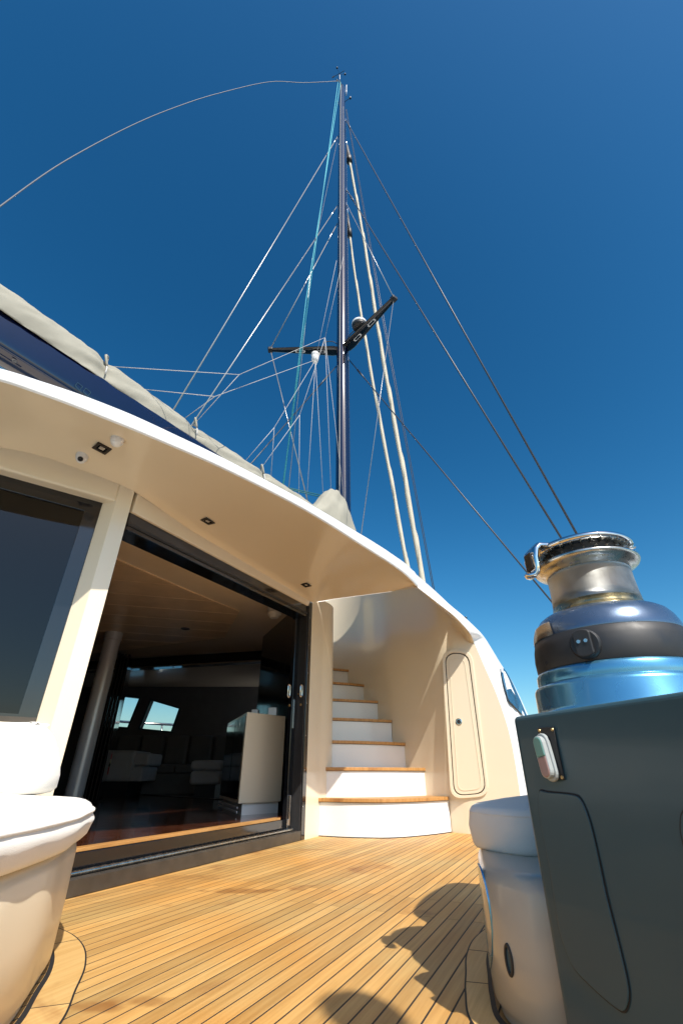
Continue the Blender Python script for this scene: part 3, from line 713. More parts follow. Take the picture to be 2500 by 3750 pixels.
# grey column and folded inner door leaves
cb = PY(275, 2895, 6.4); ct = PY(395, 2385, 6.4)
pc = thing('saloon_column', 'grey satin round column inside the saloon doorway', 'column', (cb.x, cb.y, FZ))
obj('shaft', *tube([Vector((cb.x, cb.y, FZ)), Vector((cb.x, cb.y, CZ-.12))], .105, 32), 'greypipe', pc, smooth=True, auto=50)
obj('collar', *tube([Vector((cb.x, cb.y, CZ-.118)), Vector((cb.x, cb.y, CZ))], .115, 32), 'greypipe', pc, smooth=True, auto=50)
il = thing('inner_door', 'folded dark inner glass door leaves beside the grey column', 'glass door', (PY(335, 2895, 6.8).x, 6.8, FZ))
for i in range(4):
    p = PY(314+14*i, 2895, 6.8+.03*i)
    lf = obj('leaf', *prism([(p.x, p.y), (p.x+.035, p.y), (p.x+.035-.25, p.y+.7), (p.x-.25, p.y+.7)], FZ+.02, CZ-.2), 'black', il)
    obj('edge_trim', *prism([(p.x+.012, p.y-.006), (p.x+.02, p.y-.006), (p.x+.02, p.y-.001), (p.x+.012, p.y-.001)], FZ+.03, CZ-.21), 'bezel', lf)
ext = PY(384, 2838, 7.5)
ex_ = thing('fire_extinguisher', 'small red fire extinguisher with yellow label by the inner door', 'extinguisher', tuple(ext))
obj('bottle', *lathe([(.0, .0), (.04, .0), (.045, .02), (.045, .26), (.03, .31), (.012, .33), (.012, .36)], ext, 20), 'red', ex_, smooth=True, auto=50)
obj('label_band', *lathe([(.0465, .10), (.0465, .20)], ext, 20), 'brasswear', ex_, smooth=True)
# cabinet
TLp, BLp = (905, 2607), (866, 2981); 
def rel(px, Y): return PY(px[0], px[1], Y)
ybase = 5.35
ca = PY(885, 2800, ybase); 
cabn = thing('saloon_cabinet', 'cream sided cabinet with black glass front inside the doorway', 'cabinet', (ca.x, ca.y, FZ))
f0 = PY(887, 2800, 4.95); f1 = PY(1036, 2800, 5.35); l0 = PY(818, 2800, 6.1)
f0.z = f1.z = l0.z = 0; bk_ = f1 + (l0-f0)
ctop = PY(905, 2607, 4.95).z; cbot = .27
obj('carcass', *prism([(p.x, p.y) for p in (f0, f1, bk_, l0)], cbot, ctop), 'gel', cabn, bevel=.004)
fd = (l0-f0).normalized(); fn = Vector((-fd.y, fd.x, 0)); 
if fn.x > 0: fn = -fn
for s_ in range(2):
    a = f0 + (l0-f0)*(.03+.485*s_); b = f0 + (l0-f0)*(.03+.485*s_+.465)
    dr = obj('glass_door', *extr([Vector((a.x, a.y, cbot+.03)), Vector((b.x, b.y, cbot+.03)), Vector((b.x, b.y, ctop-.03)), Vector((a.x, a.y, ctop-.03))], fn*.006), 'black', cabn)
pl = [f0 + (f1-f0)*.1 + (l0-f0)*.03, f1 - (f1-f0)*.04 + (l0-f0)*.03, bk_, l0 + (f1-f0)*.1]
obj('plinth', *prism([(p.x, p.y) for p in pl], FZ, cbot), 'white', cabn)
for s_ in range(2):
    v_ = [l0+fn*.004+(f0-l0)*.02, f0+fn*.004]
    obj('vent_slat', *extr([Vector((p.x, p.y, FZ+.02+.035*s_)) for p in v_] + [Vector((p.x, p.y, FZ+.035+.035*s_)) for p in v_[::-1]], fn*.006), 'greypipe', cabn)
# things standing on the cabinet
for i, (px, lb) in enumerate((((936, 2600), 'small pale box standing on the left of the cabinet top'), ((1000, 2600), 'small pale box standing on the right of the cabinet top'))):
    p = PY(px[0], px[1], 5.45); ww = .035 + .012*i
    tag(obj('storage_box', *prism([(p.x-ww, p.y-.05), (p.x+ww, p.y-.05), (p.x+ww, p.y+.05), (p.x-ww, p.y+.05)], ctop+.001, ctop+.075+.02*i), 'greypipe', bevel=.004), lb, 'box')
# seating in the far room
def seat_block(name, label, px, Y, zbot, dep, m, arm=False):
    q = [PY(x, y, Y) for x, y in px]
    x0, x1 = min(p.x for p in q), max(p.x for p in q); z0, z1 = min(p.z for p in q), max(p.z for p in q)
    t = thing(name, label, 'sofa' if 'sofa' in name else 'armchair' if arm else 'pouf', ((x0+x1)/2, Y+dep/2, FZ))
    return t, x0, x1, z0, z1
t, x0, x1, z0, z1 = seat_block('armchair', 'grey block armchair in the dark far end of the saloon', [(362, 2862), (500, 2748)], 9.2, .3, .9, 'sofa', True)
obj('shell', *obox(((x0+x1)/2, 9.6, (z0+z1)/2), ((x1-x0)/2, 0, 0), (0, .42, 0), (0, 0, (z1-z0)/2)), 'sofa', t, bevel=.05, seg=4)
obj('seat_cushion', *obox((x1+.09, 9.6, z0+.34), (.14, 0, 0), (0, .36, 0), (0, 0, .10)), 'sofa', t, bevel=.04, seg=4)
obj('seat_base', *obox((x1+.04, 9.6, z0+.115), (.13, 0, 0), (0, .38, 0), (0, 0, .115)), 'sofa', t, bevel=.03, seg=3)
obj('plinth', *obox(((x0+x1)/2, 9.65, (FZ+z0)/2), ((x1-x0)/2-.08, 0, 0), (0, .34, 0), (0, 0, (z0-FZ)/2)), 'blackmat', t)
t, x0, x1, z0, z1 = seat_block('ottoman', 'pale grey two-tier ottoman left of the cabinet', [(690, 2874), (812, 2784)], 8.6, .3, .9, 'sofa')
zm = z0 + (z1-z0)*.56
obj('top_cushion', *obox(((x0+x1)/2, 9.0, (zm+z1)/2+.003), ((x1-x0)/2+.01, 0, 0), (0, .42, 0), (0, 0, (z1-zm)/2)), 'sofa', t, bevel=.06, seg=4)
obj('base', *obox(((x0+x1)/2, 9.0, (zm+z0)/2), ((x1-x0)/2, 0, 0), (0, .40, 0), (0, 0, (zm-z0)/2)), 'sofa', t, bevel=.05, seg=4)
obj('plinth', *obox(((x0+x1)/2, 9.05, (FZ+z0)/2), ((x1-x0)/2-.08, 0, 0), (0, .34, 0), (0, 0, (z0-FZ)/2)), 'blackmat', t)
so_ = thing('corner_sofa', 'long dark charcoal sofa under the far saloon windows', 'sofa', (-4.2, 10.4, FZ))
xs0, xs1 = PY(400, 2800, 10.6).x, PY(860, 2800, 10.6).x; nS = 5; wS = (xs1-xs0)/nS
obj('base', *obox(((xs0+xs1)/2, 10.5, (FZ+.52)/2), ((xs1-xs0)/2, 0, 0), (0, .45, 0), (0, 0, (.52-FZ)/2)), 'sofadark', so_, bevel=.03)
for k in range(nS):
    xc = xs0 + wS*(k+.5)
    obj('seat_cushion', *obox((xc, 10.42, .60), (wS/2-.01, 0, 0), (0, .42, 0), (0, 0, .075)), 'sofadark', so_, bevel=.04, seg=3)
    obj('back_cushion', *obox((xc, 10.78, .95), (wS/2-.015, 0, 0), (0, .10, 0), (0, 0, .28)), 'sofadark', so_, bevel=.06, seg=3)
# ceiling sensor in the doorway
sc = PZ(1006, 2225, CZ)
sm = thing('smoke_detector', 'white two-tier smoke detector on the saloon ceiling', 'smoke detector', tuple(sc))
obj('base', *lathe([(.085, 0), (.085, -.03), (.075, -.045)], sc, 32), 'plastic', sm, smooth=True, auto=40)
obj('sensor', *lathe([(.078, -.05), (.085, -.06), (.085, -.085), (.065, -.10), (.05, -.125), (0, -.13)], sc, 32), 'plastic', sm, smooth=True, auto=40)
for px, lb in (((679, 2302), 'tiny recessed round spotlight in the planked saloon ceiling'), ((398, 2338), 'faint recessed round spotlight at the dark end of the saloon ceiling')):
    p = PZ(px[0], px[1], CZ-.014); tag(obj('spotlight', *lathe([(.06, .0), (.06, -.006), (.04, -.008), (.03, -.002), (0, -.002)], p, 24), 'bezel', smooth=True, auto=40), lb, 'spotlight')

# ================================================================== LEFT SEAT
sl = [(-.72, .95), (-.70, 1.15), (-.722, 1.33), (-.753, 1.506), (-.803, 1.656), (-.862, 1.83), (-.95, 2.0), (-1.07, 2.14), (-1.22, 2.23), (-1.40, 2.22), (-1.75, 2.08), (-2.2, 1.8), (-2.3, 1.3), (-2.2, .8), (-1.6, .62), (-1.0, .7)]
slp = spline([Vector((a, b, 0)) for a, b in sl], 120, True)
def seat_base(name, label, plan, z1, m, cat='seat base'):
    t = thing(name, label, cat, (sum(p.x for p in plan)/len(plan), sum(p.y for p in plan)/len(plan), 0))
    rows = [[Vector((q.x, q.y, z)) for q in offs(plan, d)] for d, z in ((.012, .004), (.012, .02), (0, .03), (-.002, z1*.5), (0, z1-.03), (.006, z1-.012), (.02, z1), (.06, z1+.002))]
    V, Fc = grid(rows, True); n = len(plan); Fc += [tuple(range(len(V)-n, len(V)))]
    obj('moulding', V, Fc, m, t, smooth=True); return t
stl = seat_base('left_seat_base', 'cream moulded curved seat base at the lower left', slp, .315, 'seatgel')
cush_l = [Vector((p.x, p.y, 0)) for p in offs(slp, -.028)]
cu = tag(obj('seat_cushion', *padded(cush_l, .320, .424, .044, .032), 'fabric', smooth=True), 'round white canvas seat cushion at the lower left', 'cushion')
def piping(parent, plan, d, z, r=.004):
    q = offs(plan, d); obj('piping', *tube([Vector((p.x, p.y, z)) for p in q] + [Vector((q[0].x, q[0].y, z))], r, 6, cap=False), 'fabric', parent, smooth=True)
piping(cu, cush_l, .0030, .396, .005)
bp_ = spline([Vector((a, b, 0)) for a, b in [(-1.035, 1.83), (-1.05, 1.96), (-1.12, 2.05), (-1.25, 2.08), (-1.6, 1.97), (-2.1, 1.7), (-2.1, 1.5), (-1.6, 1.75), (-1.25, 1.76), (-1.10, 1.75)]], 80, True)
def backrest(plan, z0, prof):
    rows = []
    for d, z in prof: rows.append([Vector((q.x, q.y, z0+z)) for q in offs(plan, d)])
    V, Fc = grid(rows, True); n = len(plan); Fc += [tuple(range(n-1, -1, -1)), tuple(range(len(V)-n, len(V)))]; return V, Fc
bc = tag(obj('back_cushion', *backrest(bp_, .440, [(.04, 0), (.015, .004), (.0, .02), (.0, .06), (.012, .11), (.03, .15), (.052, .185), (.075, .208), (.095, .222), (.115, .23), (.13, .232)]), 'fabric', smooth=True), 'plump white canvas back cushion against the pillar wall', 'cushion')

# ================================================================== RIGHT SEAT
sr_ = [(.66, 1.335), (.53, 1.335), (.43, 1.385), (.376, 1.506), (.398, 1.66), (.432, 1.80), (.47, 1.95), (.54, 2.12), (.66, 2.28), (.85, 2.40), (1.15, 2.45), (1.5, 2.3), (1.6, 1.9), (1.4, 1.5), (.9, 1.36)]
srp = spline([Vector((a, b, 0)) for a, b in sr_], 120, True)
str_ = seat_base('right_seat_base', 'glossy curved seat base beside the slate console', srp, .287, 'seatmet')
# oval drain fitting low on the base
dp = PY(1868, 3515, 1.52); 
dc = Vector((.40, 1.66, .10)); 
def base_normal(pt):
    best = min(range(120), key=lambda i: (srp[i].x-pt.x)**2+(srp[i].y-pt.y)**2)
    a, b = srp[best-1], srp[(best+1) % 120]; t = (b-a).normalized(); n = Vector((t.y, -t.x, 0))
    if n.x > 0: n = -n
    return srp[best], n
# find the pixel on the base surface
def base_px(x, y):
    d = ray(x, y); best = None
    for i in range(120):
        a, b = srp[i], srp[(i+1) % 120]
        den = d.x*(b.y-a.y) - d.y*(b.x-a.x)
        if abs(den) < 1e-9: continue
        t = (a.x*(b.y-a.y) - a.y*(b.x-a.x))/den; s = (a.x*d.y - a.y*d.x)/den
        if t > 0 and 0 <= s <= 1 and (best is None or t < best): best = t
    return EYE + d*best if best else None
pp = base_px(1866, 3515)
if pp:
    _, n_ = base_normal(pp)
    dr = thing('drain_fitting', 'small oval black drain fitting low on the curved right seat base', 'drain fitting', tuple(pp))
    tz = Vector((0, 0, 1)); tx = n_.cross(tz)
    def oval(a, b, off, n=28): return [pp + tx*(a*math.cos(2*PI*k/n)) + tz*(b*math.sin(2*PI*k/n)) + n_*off for k in range(n)]
    obj('rim', *ring(oval(.013, .030, 0), oval(.008, .022, 0), 0, n_*.006), 'blackmat', dr, bevel=.002)
    obj('core', *extr(oval(.008, .022, .001), n_*.001), 'console', dr)
# long curved strip on the base corner, reflected sky painted in as blue
L_, R_ = [], []
for t in [k/20 for k in range(21)]:
    y = 3160 + (3548-3160)*t; x = 1700
    while base_px(x, y) is None and x < 1900: x += 1
    if x >= 1900: continue
    a, b = base_px(x+2, y), base_px(x+3+24*math.sin(PI*t)**.7, y); _, n_ = base_normal(b)
    L_.append(a + n_*.004); R_.append(b + n_*.004)
V, Fc = grid([[p - (p-EYE).normalized()*-.004 for p in L_], L_, R_, [p - n_*.005 for p in R_]])
tag(obj('sky_reflection_strip', V, Fc, 'bluemet', smooth=True, auto=40), 'slender curved strip of painted sky-blue reflection on the right seat base', 'trim')
cr = [(.452, 1.93), (.458, 1.84), (.49, 1.755), (.545, 1.69), (.63, 1.665), (.80, 1.66), (1.1, 1.66), (1.5, 1.7), (1.6, 2.0), (1.45, 2.35), (1.1, 2.46), (.82, 2.40), (.62, 2.28), (.52, 2.12)]
crp = spline([Vector((a, b, 0)) for a, b in cr], 120, True)
cu2 = tag(obj('seat_cushion', *padded(crp, .2885, .408, .026, .035, tuck=.010), 'fabric', smooth=True), 'white canvas seat cushion half hidden behind the slate console', 'cushion')
piping(cu2, crp, .004, .388)

# margin planks round both seats, sitting 2 mm proud of the deck with a dark seam
def margin(plan, i0, i1, w, cuts, label=None):
    idx = [k % 120 for k in range(i0, i1+1)]
    inn = offs(plan, -.012); mid = offs(plan, -.012-w); sm = offs(plan, -.012-w-.005)
    a = [inn[k] for k in idx]; b = [mid[k] for k in idx]; c = [sm[k] for k in idx]
    n0 = 0
    for n1 in list(cuts)+[len(idx)-1]:
        A_, B_ = a[n0:n1+1], b[n0:n1+1]
        loop = [(p.x, p.y) for p in A_] + [(p.x, p.y) for p in B_[::-1]]
        o = obj('margin_plank', *prism(loop, -.003, .0022), 'teakmargin', deck); n0 = n1
        e0, e1 = A_[-1], B_[-1]; t = (e1-e0).normalized(); q = Vector((-t.y, t.x))*.0015
        obj('butt_seam', *prism([tuple(e0+q), tuple(e1+q), tuple(e1-q), tuple(e0-q)], -.002, .0026), 'rubber', deck)
    rows = [[Vector((p.x, p.y, .0016)) for p in b], [Vector((p.x, p.y, .0016)) for p in c]]
    obj('margin_seam', *grid(rows), 'rubber', deck)
    z_ = [plan[k] for k in idx]; o_ = offs(plan, -.012); 
    obj('base_sealant', *grid([[Vector((plan[k].x, plan[k].y, .006)) for k in idx], [Vector((o_[k].x, o_[k].y, .0008)) for k in idx]]), 'rubber', deck, smooth=True)
margin(slp, 0, 68, .085, (26, 48))
margin(srp, 4, 60, .058, (18, 32, 46))

# ================================================================== CONSOLE AND WINCH
K0 = Vector((.447, 1.30, 0)); kd = Vector((.37, -.93, 0)).normalized(); kn = Vector((kd.y, -kd.x, 0))
if kn.x > 0: kn = -kn
KT = .632
kpl = [K0 + kd*.0, K0 + kd*.62, K0 + kd*.62 - kn*.75, K0 - kn*.75 + kd*-.05, K0 - kn*.3 - kd*.06, K0 - kn*.04 - kd*.02]
con = thing('winch_console', 'tall slate blue metallic console carrying the big winch', 'console', (.9, 1.0, 0))
V, Fc = prism([(p.x, p.y) for p in kpl], .002, KT)
obj('body', V, Fc, 'console', con, bevel=.012, seg=4)
def PK(x, y, off=0): return PP(x, y, K0 + kn*off, kn)
# flush hatch: dark seam, panel just proud
hpx = [(1978, 2890), (2005, 2896), (2095, 2905), (2128, 2925), (2160, 3000), (2190, 3120), (2225, 3280), (2265, 3440), (2300, 3590), (2307, 3660), (2292, 3708), (2262, 3700), (2190, 3640), (2110, 3560), (2080, 3500), (2052, 3420), (2030, 3300), (2008, 3160), (1985, 3040), (1973, 2960), (1971, 2910)]
hs_ = spline([Vector((a, b, 0)) for a, b in hpx], 80, True)
h3 = [PK(p.x, p.y, .0012) for p in hs_]; hc = sum(h3, Vector())/len(h3)
obj('hatch_seam', *extr(h3, kn*.0006), 'rubber', con)
hin = [p + (hc-p).normalized()*.0028 for p in h3]
obj('hatch', *extr([p + kn*.0002 for p in hin], kn*.0034), 'console', con, bevel=.0016, seg=2)
hx2 = spline([Vector((a, b, 0)) for a, b in [(2500, 2965), (2520, 2955), (2600, 2960), (2660, 3100), (2700, 3400), (2560, 3300), (2495, 3080), (2488, 3000)]], 60, True)
h4 = [PK(p.x, p.y, .0012) for p in hx2]; hc4 = sum(h4, Vector())/len(h4)
obj('hatch_seam', *extr(h4, kn*.0006), 'rubber', con)
obj('hatch', *extr([p + (hc4-p).normalized()*.003 + kn*.0002 for p in h4], kn*.0016), 'console', con)
# push button plate
sw = thing('winch_switch', 'black switch plate with green and red capped push buttons on the console', 'switch', tuple(PK(2000, 2750)))
plp = [(1970, 2665), (2028, 2663), (2069, 2857), (2004, 2853)]
pq = [PK(x, y, .001) for x, y in plp]
obj('plate', *extr(pq, kn*.004), 'blackmat', sw, bevel=.001)
for x, y in ((1974, 2676), (2021, 2672), (2008, 2843), (2057, 2847)):
    obj('screw', *lathe([(.0042, 0), (.0035, .002), (0, .002)], PK(x, y, .005), 12, kn), 'brass', sw, smooth=True, auto=40)
cA, cB = PK(1997, 2733, .005), PK(2020, 2812, .005)
cm = (cA+cB)/2; ax_ = (cB-cA).normalized(); bx_ = kn.cross(ax_)
def cap_loop(hl, r, off, n=10):
    out = []
    for s in (1, -1):
        for k in range(n):
            a = -PI/2 + PI*k/(n-1); out.append(cm + ax_*(s*(hl-r) + s*r*math.cos(a)) + bx_*(s*r*math.sin(a)) + kn*off)
    return out
obj('button_bezel', *extr(cap_loop(.050, .0185, 0), kn*.010), 'clearcap', sw, bevel=.003, seg=3)
for s, m_ in ((-1, 'green'), (1, 'pink')):
    loop = [p for p in cap_loop(.042, .0135, .010)]
    q = [p for p in clip(loop, cm, ax_*s)]
    obj('button', *extr(q, kn*.014), m_, sw, bevel=.003, seg=3)
obj('silicone_cap', *ring(cap_loop(.044, .0155, .0101), cap_loop(.036, .009, .0101), 0, kn*.012), 'clearcap', sw, bevel=.002)

WD = 1.5; wc = Vector((WD*math.sin(math.radians(30.0)), WD*math.cos(math.radians(30.0)), 0))
winch = thing('deck_winch', 'big self-tailing winch with chrome top and blue metallic base', 'winch', (wc.x, wc.y, KT))
to_cam = (Vector((0, 0, 0))-wc).normalized(); right_ = Vector((-to_cam.y, to_cam.x, 0))
if right_.x < 0: right_ = -right_
obj('base_ring', *lathe([(.232, KT+.001), (.228, KT+.004), (.221, KT+.010), (.218, KT+.016), (.217, .695), (.214, .703), (.207, .708), (.2035, .709)], wc, 96), 'bluemet', winch, smooth=True, auto=50)
obj('upper_ring', *lathe([(.2035, .7092), (.2035, .711), (.2045, .716), (.2040, .735), (.200, .742), (.194, .7435)], wc, 96), 'bluemet', winch, smooth=True, auto=50)
obj('black_band', *lathe([(.196, .744), (.1985, .752), (.1995, .78), (.1965, .806), (.191, .827), (.189, .829)], wc, 96), 'blackmat', winch, smooth=True, auto=50)
obj('dome', *lathe([(.1890, .8292), (.1895, .834), (.186, .850), (.179, .869), (.168, .886), (.155, .8955), (.141, .899)], wc, 96), 'bluedome', winch, smooth=True, auto=60)
obj('drum_skirt', *lathe([(.141, .899), (.131, .904), (.1225, .914), (.1185, .930)], wc, 96), 'brasswear', winch, smooth=True)
obj('drum', *lathe([(.1185, .930), (.1165, .955), (.1150, .99), (.1150, 1.015), (.1158, 1.024)], wc, 96), 'drum', winch, smooth=True)
obj('flange', *lathe([(.1158, 1.024), (.120, 1.030), (.132, 1.036), (.143, 1.043), (.1475, 1.049), (.1475, 1.054), (.143, 1.057), (.125, 1.060)], wc, 96), 'flange', winch, smooth=True, auto=60)
obj('jaw_ring', *lathe([(.118, 1.058), (.112, 1.066), (.109, 1.073), (.117, 1.083), (.12, 1.086)], wc, 96), 'blackmat', winch, smooth=True)
for k in range(28):
    a = 2*PI*k/28; e = Vector((math.cos(a), math.sin(a), 0)); tt = Vector((-e.y, e.x, 0))
    obj('jaw_tooth', *obox(wc + e*.126 + Vector((0, 0, 1.0655)), e*.012, tt*.0022 + e*.004, Vector((0, 0, .0022)) - e*.002), 'flange', winch)
capz = 1.088
obj('top_cap', *lathe([(.118, capz-.003), (.135, capz+.001), (.1425, capz+.007), (.1435, capz+.013), (.139, capz+.019), (.11, capz+.024), (.06, capz+.026), (.045, capz+.026), (.043, capz+.020), (0, capz+.020)], wc, 96), 'chrome', winch, smooth=True, auto=60)
for k in range(30):
    a = 2*PI*k/30+.05; e = Vector((math.cos(a), math.sin(a), 0)); tt = Vector((-e.y, e.x, 0))
    obj('cap_rib', *obox(wc + e*.128 + Vector((0, 0, capz-.0045)), e*.013, tt*.0016 + e*.003, Vector((0, 0, .0028)) + e*.002), 'flange', winch)
# feeder arm: reaches out to the left, drops, hooks outwards
fa = (-right_*.78 + to_cam*.62).normalized(); ft_ = Vector((-fa.y, fa.x, 0))
arm_path = [(.07, 1.109), (.13, 1.108), (.158, 1.104), (.170, 1.090), (.174, 1.065), (.174, 1.035), (.176, 1.020), (.185, 1.012), (.197, 1.012), (.205, 1.016)]
rows = []
for i, (r_, z_) in enumerate(arm_path):
    wA = (.034, .036, .038, .036, .032, .030, .026, .020, .014, .006)[i]; tA = (.007, .008, .010, .011, .011, .010, .009, .008, .006, .004)[i]
    p0 = arm_path[max(0, i-1)]; p1_ = arm_path[min(len(arm_path)-1, i+1)]; dr_, dz_ = p1_[0]-p0[0], p1_[1]-p0[1]; ln = math.hypot(dr_, dz_)
    nr = (fa*(dz_) + Vector((0, 0, -dr_)))*(1/ln)
    c_ = wc + fa*r_ + Vector((0, 0, z_))
    rows.append([c_ + ft_*(wA*math.copysign(abs(math.cos(a))**.6, math.cos(a))) + nr*(tA*math.copysign(abs(math.sin(a))**.6, math.sin(a))) for a in [2*PI*k/16 for k in range(16)]])
V, Fc = grid(rows, True); Fc += [tuple(range(15, -1, -1)), tuple(range(len(V)-16, len(V)))]
arm = obj('feeder_arm', V, Fc, 'chrome', winch, smooth=True, auto=60)
cI = wc + fa*.1855 + Vector((0, 0, 1.058))
obj('arm_inset', *obox(cI, ft_*.018, Vector((0, 0, .026)), fa*.0015), 'bezel', arm, bevel=.006)
# chrome plate on the left of the dome
pr = []
for (r_, z_) in ((.1912, .8292), (.1912, .835), (.188, .852), (.1825, .868)):
    pr.append([wc + (to_cam*math.cos(a) - right_*math.sin(a))*(r_+.0012) + Vector((0, 0, z_)) for a in [math.radians(38 + 62*k/14 - (z_-.829)*-120*(0 if k > 0 else 1)) for k in range(15)]])
obj('name_plate', *grid(pr), 'steel', winch, smooth=True)
# knob on the black band
ka_ = math.radians(14); ke = (to_cam*math.cos(ka_) - right_*math.sin(ka_)).normalized(); kt_ = Vector((-ke.y, ke.x, 0))
kc = wc + ke*.196 + Vector((0, 0, .784))
kb_ = obj('knob', *lathe([(.037, 0), (.037, .006), (.033, .011), (0, .011)], kc, 40, ke), 'blackmat', winch, smooth=True, auto=40)
loopk = []
for k in range(32):
    a = 2*PI*k/32; x_ = max(-.0205, min(.0205, .034*math.cos(a))); loopk.append(kc + kt_*x_ + Vector((0, 0, .034*math.sin(a))) + ke*.011)
obj('grip', *extr(loopk, ke*.012), 'blackmat', kb_, bevel=.003, seg=3)
for s in (-1, 1):
    sc_ = obj('screw', *lathe([(.0052, 0), (.0045, .002), (0, .002)], kc + kt_*.0085*s + ke*.0232 + Vector((0, 0, .004)), 16, ke), 'steel', kb_, smooth=True, auto=40)
ha = math.radians(52); he = (to_cam*math.cos(ha) - right_*math.sin(ha))
obj('pin_hole', *lathe([(.006, 0), (.004, .001), (0, .0005)], wc + he*.1988 + Vector((0, 0, .762)), 16, he), 'rubber', winch)

# unseen block behind the winch, added to cast the arc in the deck shadow
hp0, hp1 = Vector((.82, 1.50, 0)), Vector((1.22, 2.30, 0)); hpd = (hp1-hp0).normalized(); hpn = Vector((-hpd.y, hpd.x, 0))
hpt = thing('shadow_block', 'rounded unseen block behind the big winch, added for its deck shadow', 'shadow caster', tuple((hp0+hp1)/2))
prf = spline([Vector((0, .40, 0)), Vector((-.02, .9, 0)), Vector((.0, 1.14, 0)), Vector((.08, 1.22, 0)), Vector((.30, 1.26, 0)), Vector((.55, 1.25, 0)), Vector((.70, 1.21, 0)), Vector((.77, 1.10, 0)), Vector((.78, .8, 0)), Vector((.77, .40, 0))], 40)
obj('caster_body', *extr([hp0 + hpd*p.x - hpn*.12 + Vector((0, 0, p.y)) for p in prf], hpn*.20), 'console', hpt, bevel=.02, seg=3)

# ================================================================== MAST
MY = 9.5
MX0 = PY(1256, 1830, MY).x
mz_top = PY(1252, 322, MY).z
mast = thing('mast', 'tall navy mast with swept spreaders rising behind the roof', 'mast', (MX0, MY, 2.4))
fwd = Vector((math.sin(math.radians(24.5)), math.cos(math.radians(24.5)), 0)); stb = Vector((fwd.y, -fwd.x, 0))
pts = [Vector((MX0, MY, 2.4 + (mz_top-2.4)*k/30)) for k in range(31)]
rr = [.185]*26 + [.182, .178, .170, .155, .135]
mt = obj('mast_tube', *tube(pts, rr, 40, True, 1.15, up=fwd), 'navy', mast, smooth=True, auto=60)
tk = -fwd
obj('sail_track', *tube([p - fwd*(rr[i]*1.15+.004) - stb*.0 + Vector((0, 0, 0)) for i, p in enumerate(pts)], .016, 8), 'track', mast, smooth=True)
obj('conduit', *tube([p + stb*.13 - fwd*.165 for p in pts[:28]], .005, 6), 'rope', mast, smooth=True)
# masthead
mh = Vector((MX0, MY, mz_top))
obj('masthead_crane', *obox(mh - fwd*.18 + Vector((0, 0, -.02)), fwd*.18, stb*.04, Vector((0, 0, .05))), 'steel', mast, bevel=.01)
vt = obj('wind_sensor', *tube([mh - fwd*.3 + Vector((0, 0, .0)), mh - fwd*.32 + Vector((0, 0, .75))], .018, 8), 'plastic', mast, smooth=True)
wt_ = mh - fwd*.32 + Vector((0, 0, .75))
obj('vane', *join(tube([wt_ + stb*.3 - fwd*.05, wt_ - stb*.35 + Vector((0, 0, .25))], .012, 6), obox(wt_ - stb*.38 + Vector((0, 0, .28)), stb*.07, Vector((0, 0, .07)), fwd*.012)), 'blackmat', vt)
for a in (0, 2.1, 4.2):
    e = Vector((math.cos(a), math.sin(a), 0))*.28
    obj('cup', *join(tube([wt_ + Vector((0, 0, .1)), wt_ + e + Vector((0, 0, .1))], .006, 6), lathe([(0, -.05), (.045, -.03), (.05, .0), (.045, .03), (0, .05)], wt_ + e + Vector((0, 0, .1)), 12)), 'blackmat', vt)
obj('antenna', *tube([mh + stb*.14 + fwd*.2 + Vector((0, 0, -.55)), mh + stb*.16 + fwd*.2 + Vector((0, 0, .75))], .022, 8), 'plastic', mast, smooth=True)
obj('outrigger_light', *join(tube([mh + stb*.13 + Vector((0, 0, -1.9)), mh + stb*.5 - fwd*.2 + Vector((0, 0, -2.5))], .014, 6), lathe([(0, -.07), (.05, -.05), (.055, .02), (.03, .06), (0, .065)], mh + stb*.52 - fwd*.21 + Vector((0, 0, -2.55)), 12)), 'wiredark', mast)
def mastpt(y, side=0.0): 
    p = PY(1250, y, MY); return Vector((MX0 + side, MY, p.z))
# tangs on the mast where the shrouds land
for y, s in ((447, 1), (702, 1), (755, 1), (1322, 1), (486, -1), (741, -1), (805, -1)):
    p = mastpt(y) + stb*(.15*s)
    obj('tang', *obox(p, stb*.05, fwd*.03, Vector((0, 0, .09))), 'steel', mast, bevel=.012)
# spreaders
zs = mastpt(1284).z
def spreader(tip_px, side):
    tip = PZ(tip_px[0], tip_px[1], zs); root = Vector((MX0, MY, zs)) + stb*(.13*side) - fwd*.04
    ax = (tip-root); ln = ax.length; ax.normalize(); pr_ = Vector((-ax.y, ax.x, 0))
    rows = []
    for t in [k/12 for k in range(13)]:
        c = root.lerp(tip, t); ch = .20*(1-t)+.075*t if t > .04 else .16; thk = .045*(1-t)+.03*t
        rows.append([c + pr_*(ch*math.cos(a)) + Vector((0, 0, thk*math.sin(a))) for a in [2*PI*k/20 for k in range(20)]])
    V, Fc = grid(rows, True); Fc += [tuple(range(19, -1, -1)), tuple(range(len(V)-20, len(V)))]
    s_ = obj('spreader', V, Fc, 'black', mast, smooth=True, auto=50)
    obj('tip_cap', *obox(tip, ax*.07, pr_*.085, Vector((0, 0, .05))), 'blackmat', s_, bevel=.015)
    for t in (.26, .56):
        c = root.lerp(tip, t) + Vector((0, 0, -(.045*(1-t)+.03*t)-.004))
        lp = []
        for q in (1, -1):
            for k in range(8):
                a = -PI/2 + PI*k/7; lp.append(c + ax*(q*(.11+.045*math.cos(a))) + pr_*(q*.045*math.sin(a)))
        li_ = [c + (p-c)*.72 for p in lp]
        obj('light_rim', *ring(lp, li_, 0, Vector((0, 0, -.008))), 'plastic', s_)
        obj('light_glass', *extr(li_, (0, 0, -.003)), 'black', s_)
    return tip, root, ax
tipL, rootL, axL = spreader((990, 1281), -1)
tipR, rootR, axR = spreader((1441, 1094), 1)
